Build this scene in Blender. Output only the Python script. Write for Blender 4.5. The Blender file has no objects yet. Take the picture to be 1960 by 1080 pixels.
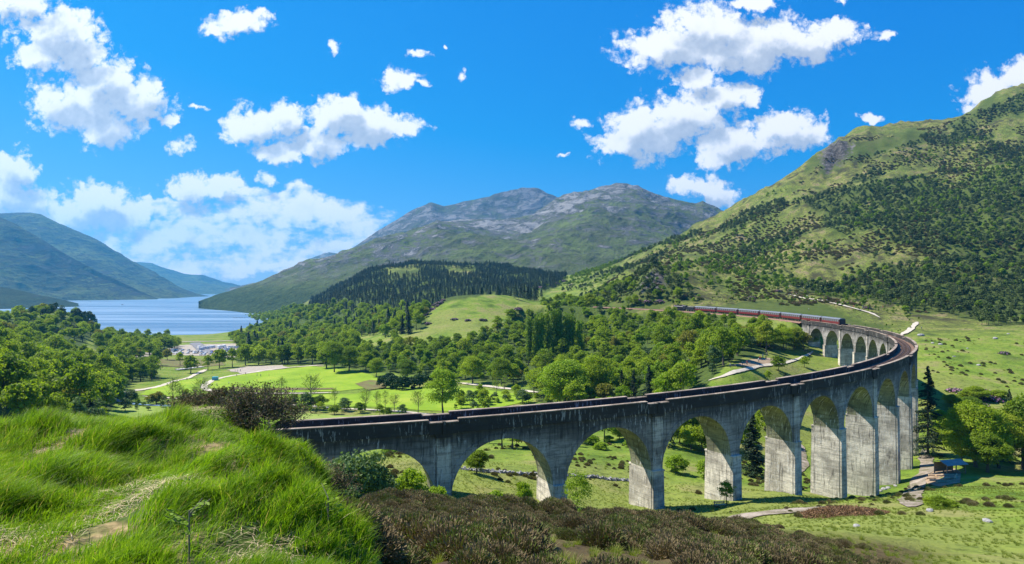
import bpy, bmesh, math, random
import numpy as np
from mathutils import Vector, Matrix, geometry as mgeo

# ------------------------------------------------------------------ camera, world, sun, exposure
F, CX, HY, EYE = 1236.0, 980.0, 553.0, 70.0      # focal length (px of a 1960 px picture), centre column, horizon row, eye height
scene = bpy.context.scene
COL = scene.collection
cam_d = bpy.data.cameras.new("camera"); cam = bpy.data.objects.new("camera", cam_d); COL.objects.link(cam)
cam.location = (0, 0, EYE); cam.rotation_euler = (math.radians(90), 0, 0)
cam_d.sensor_width = 36; cam_d.lens = 36 * F / 1960; cam_d.shift_y = (HY - 540) / 1960
cam_d.clip_start = 0.2; cam_d.clip_end = 60000
scene.camera = cam
SUN_EL = math.radians(53)
SUN_H = Vector((-0.93, 0.37)).normalized()
SUN_DIR = Vector((SUN_H.x * math.cos(SUN_EL), SUN_H.y * math.cos(SUN_EL), math.sin(SUN_EL)))
sun_d = bpy.data.lights.new("sun", 'SUN'); sun = bpy.data.objects.new("sun", sun_d); COL.objects.link(sun)
sun_d.energy = 4.9; sun_d.angle = math.radians(0.5); sun_d.color = (1.0, 0.94, 0.82)
sun.rotation_euler = SUN_DIR.to_track_quat('Z', 'Y').to_euler()
scene.view_settings.view_transform = 'Standard'; scene.view_settings.look = 'None'
scene.view_settings.exposure = 1.0; scene.view_settings.gamma = 1.0
scene.cycles.max_bounces = 6; scene.cycles.diffuse_bounces = 4; scene.cycles.glossy_bounces = 2
scene.cycles.transmission_bounces = 3; scene.cycles.transparent_max_bounces = 6; scene.cycles.volume_bounces = 0

def N(nt, typ, **kw):
    n = nt.nodes.new(typ)
    for k, v in kw.items(): setattr(n, k, v)
    return n
def L(nt, a, b): nt.links.new(a, b)
def math_n(nt, op, a, b=None, c=None, clamp=False):
    n = N(nt, 'ShaderNodeMath', operation=op); n.use_clamp = clamp
    for i, v in enumerate((a, b, c)):
        if v is None: continue
        if isinstance(v, (int, float)): n.inputs[i].default_value = v
        else: L(nt, v, n.inputs[i])
    return n.outputs[0]
def mixc(nt, fac, a, b, mode='MIX'):
    n = N(nt, 'ShaderNodeMix', data_type='RGBA', blend_type=mode)
    for sock, v in ((n.inputs[0], fac), (n.inputs[6], a), (n.inputs[7], b)):
        if isinstance(v, (int, float)): sock.default_value = v
        elif isinstance(v, (tuple, list)): sock.default_value = (*v, 1) if len(v) == 3 else v
        else: L(nt, v, sock)
    return n.outputs[2]
def noise_n(nt, vec, scale, detail=4, rough=0.5, dist=0.0):
    n = N(nt, 'ShaderNodeTexNoise'); n.inputs['Scale'].default_value = scale
    n.inputs['Detail'].default_value = detail; n.inputs['Roughness'].default_value = rough
    n.inputs['Distortion'].default_value = dist
    if vec is not None: L(nt, vec, n.inputs['Vector'])
    return n.outputs['Fac']
def ramp(nt, fac, stops):
    n = N(nt, 'ShaderNodeValToRGB'); cr = n.color_ramp
    while len(cr.elements) < len(stops): cr.elements.new(0.5)
    for e, (p, c) in zip(cr.elements, stops):
        e.position = p; e.color = (c, c, c, 1) if isinstance(c, (int, float)) else (*c, 1)
    L(nt, fac, n.inputs[0]); return n.outputs[0]
def smooth(nt, v, a, b):
    n = N(nt, 'ShaderNodeMapRange', interpolation_type='SMOOTHSTEP')
    L(nt, v, n.inputs[0]); n.inputs[1].default_value = a; n.inputs[2].default_value = b
    return n.outputs[0]

# --- the sky: a physical sky with cumulus clouds laid out by direction
# clouds: (column, row, half width, half height) of lobes, as directions from the valley
LOBES = [
 # large left pair
 (110,65,95,60),(70,105,55,40),(150,110,70,45),(200,165,85,60),(150,200,100,60),(260,190,75,55),(200,240,70,45),(30,8,90,34),(375,208,26,8),(320,232,32,11),
 # small wisps
 (455,40,62,26),(415,55,36,22),(500,22,34,14),(342,273,34,20),(640,88,18,16),(770,152,44,22),(745,138,18,22),(808,160,26,14),(803,106,26,10),(884,146,12,13),(847,92,10,6),
 # centre left cloud
 (490,240,72,42),(545,232,50,35),(540,290,56,28),(650,225,72,48),(600,270,80,36),(705,243,74,42),(770,246,50,22),(660,205,42,30),
 # lower middle
 (395,358,82,30),(365,365,50,28),(430,350,40,24),(505,342,22,22),(286,378,18,9),
 # left bank
 (20,330,56,48),(5,370,60,50),(55,390,70,40),(190,395,86,46),(150,410,90,40),(250,410,60,30),
 # right cluster
 (1290,95,118,48),(1350,55,100,56),(1400,95,130,50),(1480,78,105,48),(1540,85,90,45),(1600,60,60,34),(1430,122,75,24),(1440,8,54,16),(1697,67,34,13),(1610,2,18,10),
 (1335,152,44,26),(1385,190,70,34),(1300,230,95,55),(1240,255,90,62),(1190,270,62,30),(1150,290,32,20),(1345,215,46,44),(1400,278,80,46),(1490,258,82,40),(1530,250,62,34),(1380,300,60,26),(1440,192,30,18),
 (1110,234,32,14),(1080,296,18,8),(1665,228,28,12),(1340,355,62,24),(1385,378,44,26),(1320,352,40,14),(1900,190,66,54),(1960,150,60,40),(1860,215,30,28),
]
BANK = [(330,452,420,62),(560,425,190,55),(500,385,110,30),(140,440,220,62),(300,400,70,25),(620,440,150,50),(420,500,330,34),(570,380,60,30)]
SKY_MUL = (0.28*2.1, 1.05*0.5, 1.55*0.25); SKY_ADD = (-0.150/0.1338, 0.078/0.1338, 0.55/0.1338)
def build_world():
    w = bpy.data.worlds.new("World"); scene.world = w; w.use_nodes = True
    nt = w.node_tree; nt.nodes.clear()
    g = bpy.data.node_groups.new("cloud_density", 'ShaderNodeTree')
    g.interface.new_socket("P", in_out='INPUT', socket_type='NodeSocketVector')
    g.interface.new_socket("D", in_out='OUTPUT', socket_type='NodeSocketFloat')
    g.interface.new_socket("S", in_out='OUTPUT', socket_type='NodeSocketFloat')
    gi = N(g, 'NodeGroupInput'); go = N(g, 'NodeGroupOutput')
    P0 = gi.outputs[0]
    # domain warp gives the lobes ragged, billowing borders
    wn = N(g, 'ShaderNodeTexNoise'); wn.inputs['Scale'].default_value = 0.022; wn.inputs['Detail'].default_value = 4; wn.inputs['Roughness'].default_value = 0.6
    L(g, P0, wn.inputs['Vector'])
    ws = N(g, 'ShaderNodeVectorMath', operation='SUBTRACT'); L(g, wn.outputs['Color'], ws.inputs[0]); ws.inputs[1].default_value = (0.5, 0.5, 0.5)
    wm = N(g, 'ShaderNodeVectorMath', operation='MULTIPLY_ADD'); L(g, ws.outputs[0], wm.inputs[0]); wm.inputs[1].default_value = (56, 44, 0); L(g, P0, wm.inputs[2])
    P = wm.outputs[0]
    def chain(lst, k):
        acc = None
        for (x, y, a, b) in lst:
            v = N(g, 'ShaderNodeVectorMath', operation='MULTIPLY_ADD'); L(g, P, v.inputs[0])
            sm0 = a <= 36; a, b = (a*1.45, b*1.45) if sm0 else (a*1.1, b*1.1); v.inputs[1].default_value = (1/a, 1/b, 0); v.inputs[2].default_value = (-x/a, -y/b, 0)
            ln = N(g, 'ShaderNodeVectorMath', operation='LENGTH'); L(g, v.outputs[0], ln.inputs[0])
            lo_ = math_n(g, 'ADD', ln.outputs['Value'], 0.34) if sm0 else ln.outputs['Value']
            if acc is None: acc = lo_
            else:
                s = N(g, 'ShaderNodeMath', operation='SMOOTH_MIN'); L(g, acc, s.inputs[0]); L(g, lo_, s.inputs[1]); s.inputs[2].default_value = k
                acc = s.outputs[0]
        return acc
    m = math_n(g, 'SUBTRACT', 1.04, chain(LOBES, 0.12))
    b = math_n(g, 'SUBTRACT', 1.0, chain(BANK, 0.2))
    n1 = noise_n(g, P0, 0.021, 9, 0.62)
    # billow: rounded cauliflower edges
    vo = N(g, 'ShaderNodeTexVoronoi'); vo.feature = 'F1'; vo.inputs['Scale'].default_value = 0.05
    vo.inputs['Detail'].default_value = 2; vo.inputs['Roughness'].default_value = 0.5
    L(g, P, vo.inputs['Vector'])
    bil = math_n(g, 'MULTIPLY_ADD', vo.outputs['Distance'], -0.5, 0.25)
    d1 = math_n(g, 'ADD', math_n(g, 'MINIMUM', math_n(g, 'MULTIPLY', m, 1.35), 0.9), math_n(g, 'MULTIPLY_ADD', n1, 1.9, -0.80))
    n4 = noise_n(g, P0, 0.075, 4, 0.6)
    d1 = math_n(g, 'ADD', math_n(g, 'ADD', d1, bil), math_n(g, 'MULTIPLY_ADD', n4, 0.8, -0.42))
    # the bank over the horizon is broken up by stretched noise
    st = N(g, 'ShaderNodeVectorMath', operation='MULTIPLY'); L(g, P0, st.inputs[0]); st.inputs[1].default_value = (0.6, 1.25, 1)
    n3 = noise_n(g, st.outputs[0], 0.019, 8, 0.6)
    bb = math_n(g, 'MINIMUM', math_n(g, 'MULTIPLY', b, 1.6), 0.58)
    d2 = math_n(g, 'ADD', bb, math_n(g, 'MULTIPLY_ADD', n3, 2.6, -1.30))
    d2 = math_n(g, 'ADD', d2, math_n(g, 'MULTIPLY', bil, 0.6))
    L(g, math_n(g, 'MAXIMUM', d1, d2), go.inputs[0])
    low = noise_n(g, P0, 0.016, 3, 0.55)
    sm_ = math_n(g, 'MAXIMUM', math_n(g, 'MINIMUM', m, 0.8), math_n(g, 'MULTIPLY', b, 0.35))
    L(g, math_n(g, 'ADD', sm_, math_n(g, 'MULTIPLY_ADD', low, 1.3, -0.65)), go.inputs[1])

    tc = N(nt, 'ShaderNodeTexCoord')
    sep = N(nt, 'ShaderNodeSeparateXYZ'); L(nt, tc.outputs['Generated'], sep.inputs[0])
    dy = math_n(nt, 'MAXIMUM', sep.outputs[1], 0.02)
    u = math_n(nt, 'MULTIPLY_ADD', math_n(nt, 'DIVIDE', sep.outputs[0], dy), F, CX)
    v = math_n(nt, 'MULTIPLY_ADD', math_n(nt, 'DIVIDE', sep.outputs[2], dy), -F, HY)
    comb = N(nt, 'ShaderNodeCombineXYZ'); L(nt, u, comb.inputs[0]); L(nt, v, comb.inputs[1])
    def dens(off):
        ad = N(nt, 'ShaderNodeVectorMath', operation='ADD'); L(nt, comb.outputs[0], ad.inputs[0]); ad.inputs[1].default_value = off
        gn = N(nt, 'ShaderNodeGroup'); gn.node_tree = g; L(nt, ad.outputs[0], gn.inputs[0]); return gn.outputs
    D = dens((0, 0, 0))[0]; o1_ = dens((-16, -34, 0)); D1 = o1_[0]; S1 = o1_[1]
    cover = smooth(nt, D, 0.0, 0.6)
    cover = math_n(nt, 'MULTIPLY', cover, smooth(nt, sep.outputs[1], 0.05, 0.15))
    deep = smooth(nt, S1, 0.12, 0.75)
    relief = math_n(nt, 'MULTIPLY_ADD', math_n(nt, 'SUBTRACT', D1, D), 0.16, 0.02)
    shade = math_n(nt, 'MULTIPLY', math_n(nt, 'ADD', deep, relief), 0.8, clamp=True)
    ccol = ramp(nt, shade, [(0.0, (1.0, 1.0, 1.0)), (0.3, (0.93, 0.94, 0.95)), (0.6, (0.66, 0.71, 0.79)), (1.0, (0.33, 0.40, 0.53))])
    ccol = mixc(nt, 1.0, ccol, (8.5, 8.5, 8.5), 'MULTIPLY')
    sky = N(nt, 'ShaderNodeTexSky', sky_type='NISHITA'); sky.sun_disc = False
    sky.sun_elevation = SUN_EL; sky.sun_rotation = math.atan2(SUN_H.x, SUN_H.y); sky.altitude = 100
    sky.air_density = 0.9; sky.dust_density = 0.1; sky.ozone_density = 4.0
    # grade of the sky's own colour: deep azure overhead, pale over the horizon
    gr_ = N(nt, 'ShaderNodeVectorMath', operation='MULTIPLY_ADD'); L(nt, sky.outputs[0], gr_.inputs[0]); gr_.inputs[1].default_value = SKY_MUL; gr_.inputs[2].default_value = SKY_ADD
    gm = N(nt, 'ShaderNodeVectorMath', operation='MAXIMUM'); L(nt, gr_.outputs[0], gm.inputs[0]); gm.inputs[1].default_value = (0.02, 0.05, 0.1)
    hs = gm.outputs[0]
    out_c = mixc(nt, cover, hs, ccol)
    bg = N(nt, 'ShaderNodeBackground'); bg.inputs[1].default_value = 0.067; L(nt, out_c, bg.inputs[0])
    wo = N(nt, 'ShaderNodeOutputWorld'); L(nt, bg.outputs[0], wo.inputs[0])
build_world()
scene.world.cycles.sampling_method = 'MANUAL'; scene.world.cycles.sample_map_resolution = 256

# ------------------------------------------------------------------ helpers
rng = np.random.default_rng(11); random.seed(5)
def tag(o, label=None, cat=None, group=None, kind=None):
    if label: o['label'] = label
    if cat: o['category'] = cat
    if group: o['group'] = group
    if kind: o['kind'] = kind
    return o
def link(name, me, parent=None, loc=None, rz=0, sc=None):
    o = bpy.data.objects.new(name, me); COL.objects.link(o)
    if parent: o.parent = parent
    if loc is not None: o.location = loc
    if rz: o.rotation_euler = (0, 0, rz)
    if sc is not None: o.scale = (sc, sc, sc) if isinstance(sc, (int, float)) else sc
    return o
def empty(name, loc=(0, 0, 0), rz=0): return link(name, None, None, loc, rz)
def np_mesh(name, V, Fq, mats, midx=None, attrs=None, smooth_=False):
    """V (n,3); Fq (m,4) quads or (m,3)"""
    me = bpy.data.meshes.new(name); V = np.asarray(V, np.float32); Fq = np.asarray(Fq, np.int32); k = Fq.shape[1]
    me.vertices.add(len(V)); me.vertices.foreach_set('co', V.ravel())
    me.loops.add(Fq.size); me.loops.foreach_set('vertex_index', Fq.ravel())
    me.polygons.add(len(Fq)); me.polygons.foreach_set('loop_start', np.arange(0, Fq.size, k, dtype=np.int32))
    if midx is not None: me.polygons.foreach_set('material_index', np.asarray(midx, np.int32))
    me.polygons.foreach_set('use_smooth', np.full(len(Fq), smooth_))
    for a, vals in (attrs or {}).items():
        vals = np.asarray(vals, np.float32)
        at = me.attributes.new(a, 'FLOAT' if vals.ndim == 1 else 'FLOAT_VECTOR', 'POINT')
        at.data.foreach_set('value' if vals.ndim == 1 else 'vector', vals.ravel())
    for m in (mats if isinstance(mats, (list, tuple)) else [mats]): me.materials.append(m)
    me.update(calc_edges=True); me.validate(); return me
class MB:
    """collects quads/boxes/tubes as one mesh; faces have a material slot"""
    def __init__(s): s.v = []; s.f = []; s.m = []
    def add(s, vs, fs, m=0):
        o = len(s.v); s.v += [tuple(p) for p in vs]
        for f in fs: s.f.append(tuple(i + o for i in f)); s.m.append(m)
    def box(s, x0, x1, y0, y1, z0, z1, m=0, M=None, top=1.0, topy=None):
        cx, cy = (x0+x1)/2, (y0+y1)/2; ty = top if topy is None else topy
        vs = [(x0,y0,z0),(x1,y0,z0),(x1,y1,z0),(x0,y1,z0)] + [(cx+(x-cx)*top, cy+(y-cy)*ty, z1) for x, y in ((x0,y0),(x1,y0),(x1,y1),(x0,y1))]
        if M: vs = [M @ Vector(p) for p in vs]
        s.add(vs, [(0,3,2,1),(4,5,6,7),(0,1,5,4),(1,2,6,5),(2,3,7,6),(3,0,4,7)], m)
    def tube(s, pts, radii, n=6, m=0, cap=True):
        pts = [Vector(p) for p in pts]; o = len(s.v)
        for i, p in enumerate(pts):
            d = (pts[min(i+1, len(pts)-1)] - pts[max(i-1, 0)]).normalized()
            a = d.orthogonal().normalized() if abs(d.z) < 0.9 else Vector((1, 0, 0)); a = (a - d*a.dot(d)).normalized(); b = d.cross(a)
            r = radii[i] if isinstance(radii, (list, tuple)) else radii
            for k in range(n):
                t = 2*math.pi*k/n; s.v.append(tuple(p + a*math.cos(t)*r + b*math.sin(t)*r))
        for i in range(len(pts)-1):
            for k in range(n):
                s.f.append((o+i*n+k, o+i*n+(k+1) % n, o+(i+1)*n+(k+1) % n, o+(i+1)*n+k)); s.m.append(m)
        if cap:
            s.f.append(tuple(o+k for k in range(n))[::-1]); s.m.append(m)
            s.f.append(tuple(o+(len(pts)-1)*n+k for k in range(n))); s.m.append(m)
    def mesh(s, name, mats, sm=False, attr=None):
        me = bpy.data.meshes.new(name); me.from_pydata(s.v, [], s.f)
        for m in (mats if isinstance(mats, (list, tuple)) else [mats]): me.materials.append(m)
        me.polygons.foreach_set('material_index', s.m)
        me.polygons.foreach_set('use_smooth', [sm]*len(s.f))
        if attr is not None:
            at = me.attributes.new('crv', 'FLOAT_VECTOR', 'POINT'); at.data.foreach_set('vector', np.asarray(attr, np.float32).ravel())
        me.update(); return me
def _hash(ix, iy, seed):
    h = (ix.astype(np.int64)*374761393 + iy.astype(np.int64)*668265263 + seed*1442695041) & 0xffffffff
    h = ((h ^ (h >> 13)) * 1274126177) & 0xffffffff
    return ((h ^ (h >> 16)) & 0xffff) / 65535.0
def vnoise(x, y, seed=0):
    x = np.asarray(x, float); y = np.asarray(y, float)
    ix = np.floor(x); iy = np.floor(y); fx = x-ix; fy = y-iy; fx = fx*fx*fx*(fx*(fx*6-15)+10); fy = fy*fy*fy*(fy*(fy*6-15)+10)
    a = _hash(ix, iy, seed); b = _hash(ix+1, iy, seed); c = _hash(ix, iy+1, seed); d = _hash(ix+1, iy+1, seed)
    return (a*(1-fx)+b*fx)*(1-fy) + (c*(1-fx)+d*fx)*fy
def fbm(x, y, oct=5, seed=0, gain=0.5, ridged=False):
    s = 0; amp = 1; tot = 0
    for i in range(oct):
        ca, sa = math.cos(i*1.3), math.sin(i*1.3)
        xx = (x*ca - y*sa)*2**i; yy = (x*sa + y*ca)*2**i
        n = vnoise(xx, yy, seed+i*17)
        if ridged: n = 1 - np.abs(2*n-1)
        s = s + n*amp; tot += amp; amp *= gain
    return s/tot - 0.5
def sstep(x, a, b):
    t = np.clip((x-a)/(b-a), 0, 1); return t*t*(3-2*t)

# ------------------------------------------------------------------ materials
MATS = {}
def mat(name, col, rough=0.8, var=0.0, scale=1.0, metal=0.0, bump=0.0):
    if name in MATS: return MATS[name]
    m = bpy.data.materials.new(name); m.use_nodes = True; nt = m.node_tree; b = nt.nodes['Principled BSDF']
    b.inputs['Roughness'].default_value = rough; b.inputs['Metallic'].default_value = metal
    tc = N(nt, 'ShaderNodeTexCoord'); n = noise_n(nt, tc.outputs['Object'], scale, 5, 0.6)
    v = max(var, 0.06); c0 = tuple(max(0, x*(1-v)) for x in col); c1 = tuple(min(1, x*(1+v)) for x in col)
    L(nt, ramp(nt, n, [(0.3, c0), (0.7, c1)]), b.inputs['Base Color'])
    if bump:
        bp = N(nt, 'ShaderNodeBump'); bp.inputs['Strength'].default_value = bump; L(nt, n, bp.inputs['Height']); L(nt, bp.outputs[0], b.inputs['Normal'])
    MATS[name] = m; return m
def leaf_mat(name, ca, cb, trans=0.35, rough=0.65, dry=None):
    if name in MATS: return MATS[name]
    m = bpy.data.materials.new(name); m.use_nodes = True; nt = m.node_tree; b = nt.nodes['Principled BSDF']; out = nt.nodes['Material Output']
    oi = N(nt, 'ShaderNodeObjectInfo'); tc = N(nt, 'ShaderNodeTexCoord'); geo = N(nt, 'ShaderNodeNewGeometry')
    n = noise_n(nt, tc.outputs['Object'], 0.9, 3, 0.6)
    f = math_n(nt, 'ADD', math_n(nt, 'MULTIPLY', oi.outputs['Random'], 0.75), math_n(nt, 'MULTIPLY_ADD', n, 0.7, -0.22))
    f = math_n(nt, 'ADD', f, math_n(nt, 'MULTIPLY_ADD', geo.outputs['Random Per Island'], 0.3, -0.15), clamp=True)
    c = mixc(nt, f, ca, cb)
    if dry:
        c = mixc(nt, smooth(nt, oi.outputs['Random'], 0.93, 0.97), c, dry)
    L(nt, c, b.inputs['Base Color']); b.inputs['Roughness'].default_value = rough; b.inputs['Specular IOR Level'].default_value = 0.25
    t = N(nt, 'ShaderNodeBsdfTranslucent'); L(nt, mixc(nt, 1.0, c, (1.15, 1.2, 0.5), 'MULTIPLY'), t.inputs['Color'])
    mx = N(nt, 'ShaderNodeMixShader'); mx.inputs[0].default_value = trans; L(nt, b.outputs[0], mx.inputs[1]); L(nt, t.outputs[0], mx.inputs[2]); L(nt, mx.outputs[0], out.inputs[0])
    MATS[name] = m; return m
LEAF = leaf_mat('leaf_green', (0.095, 0.17, 0.012), (0.34, 0.43, 0.022), 0.5, dry=(0.22, 0.22, 0.035))
LEAF_BRIGHT = leaf_mat('leaf_bright', (0.16, 0.27, 0.012), (0.27, 0.38, 0.02), 0.45)
LEAF_DARK = leaf_mat('leaf_dark', (0.016, 0.05, 0.010), (0.035, 0.085, 0.014), 0.2)
LEAF_HILL = leaf_mat('leaf_hill', (0.08, 0.15, 0.012), (0.25, 0.36, 0.022), 0.4)
LEAF_GREY = leaf_mat('leaf_grey', (0.075, 0.13, 0.045), (0.14, 0.22, 0.065), 0.3)
NEEDLE = leaf_mat('needle_dark', (0.018, 0.042, 0.018), (0.038, 0.075, 0.026), 0.1)
PINE = leaf_mat('needle_pine', (0.040, 0.068, 0.016), (0.105, 0.15, 0.028), 0.12)
BARK = mat('bark', (0.10, 0.085, 0.065), 0.9, 0.3, 3)
TWIG = mat('twig', (0.13, 0.11, 0.085), 0.9, 0.3, 3)

def pos_xyz(nt):
    g = N(nt, 'ShaderNodeNewGeometry'); return g
def bump_to(nt, b, h, strength, dist):
    bp = N(nt, 'ShaderNodeBump'); bp.inputs['Strength'].default_value = strength; bp.inputs['Distance'].default_value = dist
    L(nt, h, bp.inputs['Height']); L(nt, bp.outputs[0], b.inputs['Normal'])
def attr_n(nt, name, fac=True):
    a = N(nt, 'ShaderNodeAttribute'); a.attribute_name = name; return a.outputs['Fac'] if fac else a.outputs['Vector']

def ground_mat():
    m = bpy.data.materials.new('ground'); m.use_nodes = True; nt = m.node_tree; b = nt.nodes['Principled BSDF']; b.inputs['Roughness'].default_value = 0.95
    b.inputs['Specular IOR Level'].default_value = 0.1
    g = N(nt, 'ShaderNodeNewGeometry'); P = g.outputs['Position']
    nL = noise_n(nt, P, 0.012, 6, 0.6); nM = noise_n(nt, P, 0.07, 6, 0.62); nS = noise_n(nt, P, 0.6, 5, 0.7); nF = noise_n(nt, P, 9, 4, 0.7)
    meadow = ramp(nt, nM, [(0.34, (0.055, 0.10, 0.012)), (0.45, (0.115, 0.185, 0.018)), (0.55, (0.165, 0.22, 0.03)), (0.64, (0.21, 0.20, 0.07))])
    meadow = mixc(nt, math_n(nt, 'MULTIPLY', smooth(nt, nL, 0.5, 0.62), 0.6), meadow, (0.19, 0.20, 0.055))
    meadow = mixc(nt, math_n(nt, 'MULTIPLY', smooth(nt, nS, 0.50, 0.64), 0.75), meadow, (0.06, 0.085, 0.016))
    meadow = mixc(nt, math_n(nt, 'MULTIPLY', smooth(nt, nF, 0.52, 0.66), 0.5), meadow, (0.22, 0.24, 0.07))
    hill = ramp(nt, nM, [(0.38, (0.050, 0.050, 0.022)), (0.45, (0.105, 0.115, 0.030)), (0.53, (0.16, 0.185, 0.035)), (0.62, (0.22, 0.18, 0.085))])
    hill = mixc(nt, math_n(nt, 'MULTIPLY', smooth(nt, nL, 0.45, 0.6), 0.5), hill, (0.11, 0.17, 0.022))
    hill = mixc(nt, math_n(nt, 'MULTIPLY', smooth(nt, nS, 0.48, 0.60), 0.85), hill, (0.048, 0.045, 0.022))
    c = mixc(nt, attr_n(nt, 'hill'), meadow, hill)
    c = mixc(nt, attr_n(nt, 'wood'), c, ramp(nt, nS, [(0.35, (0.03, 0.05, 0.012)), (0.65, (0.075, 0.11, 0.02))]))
    straw = ramp(nt, nF, [(0.35, (0.20, 0.13, 0.06)), (0.65, (0.42, 0.30, 0.16))])
    near = mixc(nt, smooth(nt, nS, 0.50, 0.62), (0.055, 0.09, 0.015), straw)
    c = mixc(nt, attr_n(nt, 'near'), c, near)
    hea = ramp(nt, nS, [(0.35, (0.045, 0.03, 0.018)), (0.55, (0.09, 0.07, 0.03)), (0.72, (0.10, 0.13, 0.025))])
    c = mixc(nt, attr_n(nt, 'heath'), c, hea)
    # rock where it is steep or craggy
    sep = N(nt, 'ShaderNodeSeparateXYZ'); L(nt, g.outputs['Normal'], sep.inputs[0])
    nR = noise_n(nt, P, 0.16, 7, 0.7)
    rk = math_n(nt, 'MULTIPLY', smooth(nt, math_n(nt, 'ADD', attr_n(nt, 'rock'), math_n(nt, 'MULTIPLY_ADD', nR, 0.9, -0.45)), 0.42, 0.6), 1.0)
    rock = ramp(nt, nR, [(0.38, (0.020, 0.019, 0.018)), (0.52, (0.07, 0.066, 0.062)), (0.66, (0.17, 0.16, 0.15))])
    c = mixc(nt, rk, c, rock)
    L(nt, c, b.inputs['Base Color'])
    bump_to(nt, b, math_n(nt, 'ADD', nS, math_n(nt, 'MULTIPLY', nM, 3)), 0.8, 0.5)
    return m
def mountain_mat(name, grass, grass2, rockc, rock_amt=0.5, sc=1.0, wood=False):
    m = bpy.data.materials.new(name); m.use_nodes = True; nt = m.node_tree; b = nt.nodes['Principled BSDF']; b.inputs['Roughness'].default_value = 0.95
    b.inputs['Specular IOR Level'].default_value = 0.1
    g = N(nt, 'ShaderNodeNewGeometry'); P = g.outputs['Position']
    nL = noise_n(nt, P, 0.0016/sc, 6, 0.6); nM = noise_n(nt, P, 0.006/sc, 8, 0.68); nS = noise_n(nt, P, 0.028/sc, 6, 0.7)
    mp = N(nt, 'ShaderNodeMapping'); L(nt, P, mp.inputs[0]); mp.inputs['Rotation'].default_value = (0.5, 0.25, 0.4); mp.inputs['Scale'].default_value = (1.0, 0.35, 2.2)
    nR = noise_n(nt, mp.outputs[0], 0.013/sc, 9, 0.76, 0.6); nH = noise_n(nt, P, 0.09/sc, 5, 0.75)
    c = mixc(nt, smooth(nt, nM, 0.4, 0.62), grass, grass2)
    c = mixc(nt, smooth(nt, nS, 0.5, 0.64), c, tuple(x*0.5 for x in grass))
    c = mixc(nt, math_n(nt, 'MULTIPLY', smooth(nt, nH, 0.5, 0.66), 0.7), c, (rockc[0]*0.5, rockc[1]*0.52, rockc[2]*0.45))
    c = mixc(nt, math_n(nt, 'MULTIPLY', smooth(nt, nH, 0.46, 0.36), 0.5), c, grass2)
    up = attr_n(nt, 'up')
    k = math_n(nt, 'ADD', nR, math_n(nt, 'MULTIPLY_ADD', up, 0.14, -0.09)); k = math_n(nt, 'ADD', k, math_n(nt, 'MULTIPLY_ADD', nL, 0.5, -0.25))
    t = 0.66 - 0.2*rock_amt
    c = mixc(nt, math_n(nt, 'MULTIPLY', smooth(nt, k, t-0.06, t), 0.85), c, tuple(x*0.45 for x in rockc))
    c = mixc(nt, smooth(nt, k, t+0.035, t+0.085), c, rockc)
    if wood:
        sz = N(nt, 'ShaderNodeSeparateXYZ'); L(nt, P, sz.inputs[0])
        lowz = smooth(nt, math_n(nt, 'MULTIPLY_ADD', nM, -120, sz.outputs[2]), 55, -25)
        turf = mixc(nt, smooth(nt, nS, 0.42, 0.6), grass, grass2)
        c = mixc(nt, smooth(nt, sz.outputs[2], 190, 60), c, turf)
        c = mixc(nt, lowz, c, mixc(nt, smooth(nt, nH, 0.4, 0.62), (0.022, 0.04, 0.014), (0.06, 0.095, 0.025)))
    L(nt, c, b.inputs['Base Color'])
    bump_to(nt, b, math_n(nt, 'ADD', nR, math_n(nt, 'MULTIPLY', nM, 0.8)), 0.9, 40*sc)
    return m

# ------------------------------------------------------------------ terrain
def zpy(py, Y): return EYE - (py-HY)/F*Y
CP = []   # (px, Y, z)
def col(px, *items):
    """items: (py, Y) with py given -> z from sight line, or ('z', Y, z)"""
    for it in items:
        if it[0] == 'z': CP.append((px, it[1], it[2]))
        else: CP.append((px, it[1], zpy(it[0], it[1])))
for px in (-500, -250):
    col(px, ('z', 1, 68.4), ('z', 4, 68.4), ('z', 9, 68.6), ('z', 14, 66.6), ('z', 22, 62), ('z', 45, 54), ('z', 90, 50), ('z', 200, 48), ('z', 400, 46), ('z', 700, 44), ('z', 900, 22), ('z', 1100, -6), ('z', 1500, -10), ('z', 2100, -14))
col(0, (1080, 4.0), (950, 5.6), (880, 7.3), (818, 9.6), ('z', 13, 66.4), ('z', 20, 62), ('z', 40, 52), ('z', 80, 47), ('z', 150, 42), ('z', 260, 37), ('z', 400, 33), ('z', 560, 33), ('z', 750, 36), ('z', 920, -1), ('z', 1100, -7), ('z', 1500, -10), ('z', 2100, -14))
col(120, ('z', 1, 68.4), (1080, 4.0), (880, 7.3), (815, 9.7), ('z', 13, 66.3), ('z', 20, 62), ('z', 40, 51), ('z', 80, 45), ('z', 150, 36), ('z', 260, 28), ('z', 400, 24), ('z', 560, 27), ('z', 720, 43), ('z', 830, 27), ('z', 930, -1), ('z', 1100, -7), ('z', 1500, -10))
col(200, ('z', 260, 22), ('z', 400, 17), ('z', 600, 15), ('z', 720, 16), ('z', 850, 1), ('z', 930, -3), ('z', 1200, -8))
col(300, (1080, 4.0), (880, 7.3), (812, 9.9), ('z', 13, 66.2), ('z', 20, 61), ('z', 40, 50), ('z', 80, 44), ('z', 140, 32), ('z', 261, 20), ('z', 450, 13), ('z', 680, 6.5), ('z', 900, 2.0), ('z', 1010, -2), ('z', 1300, -9), ('z', 2100, -14))
col(400, ('z', 326, 17.5), ('z', 450, 12), ('z', 650, 6.5), ('z', 850, 3.5), ('z', 985, 0.5), ('z', 1100, -5), ('z', 1500, -9), ('z', 2100, -12))
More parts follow.
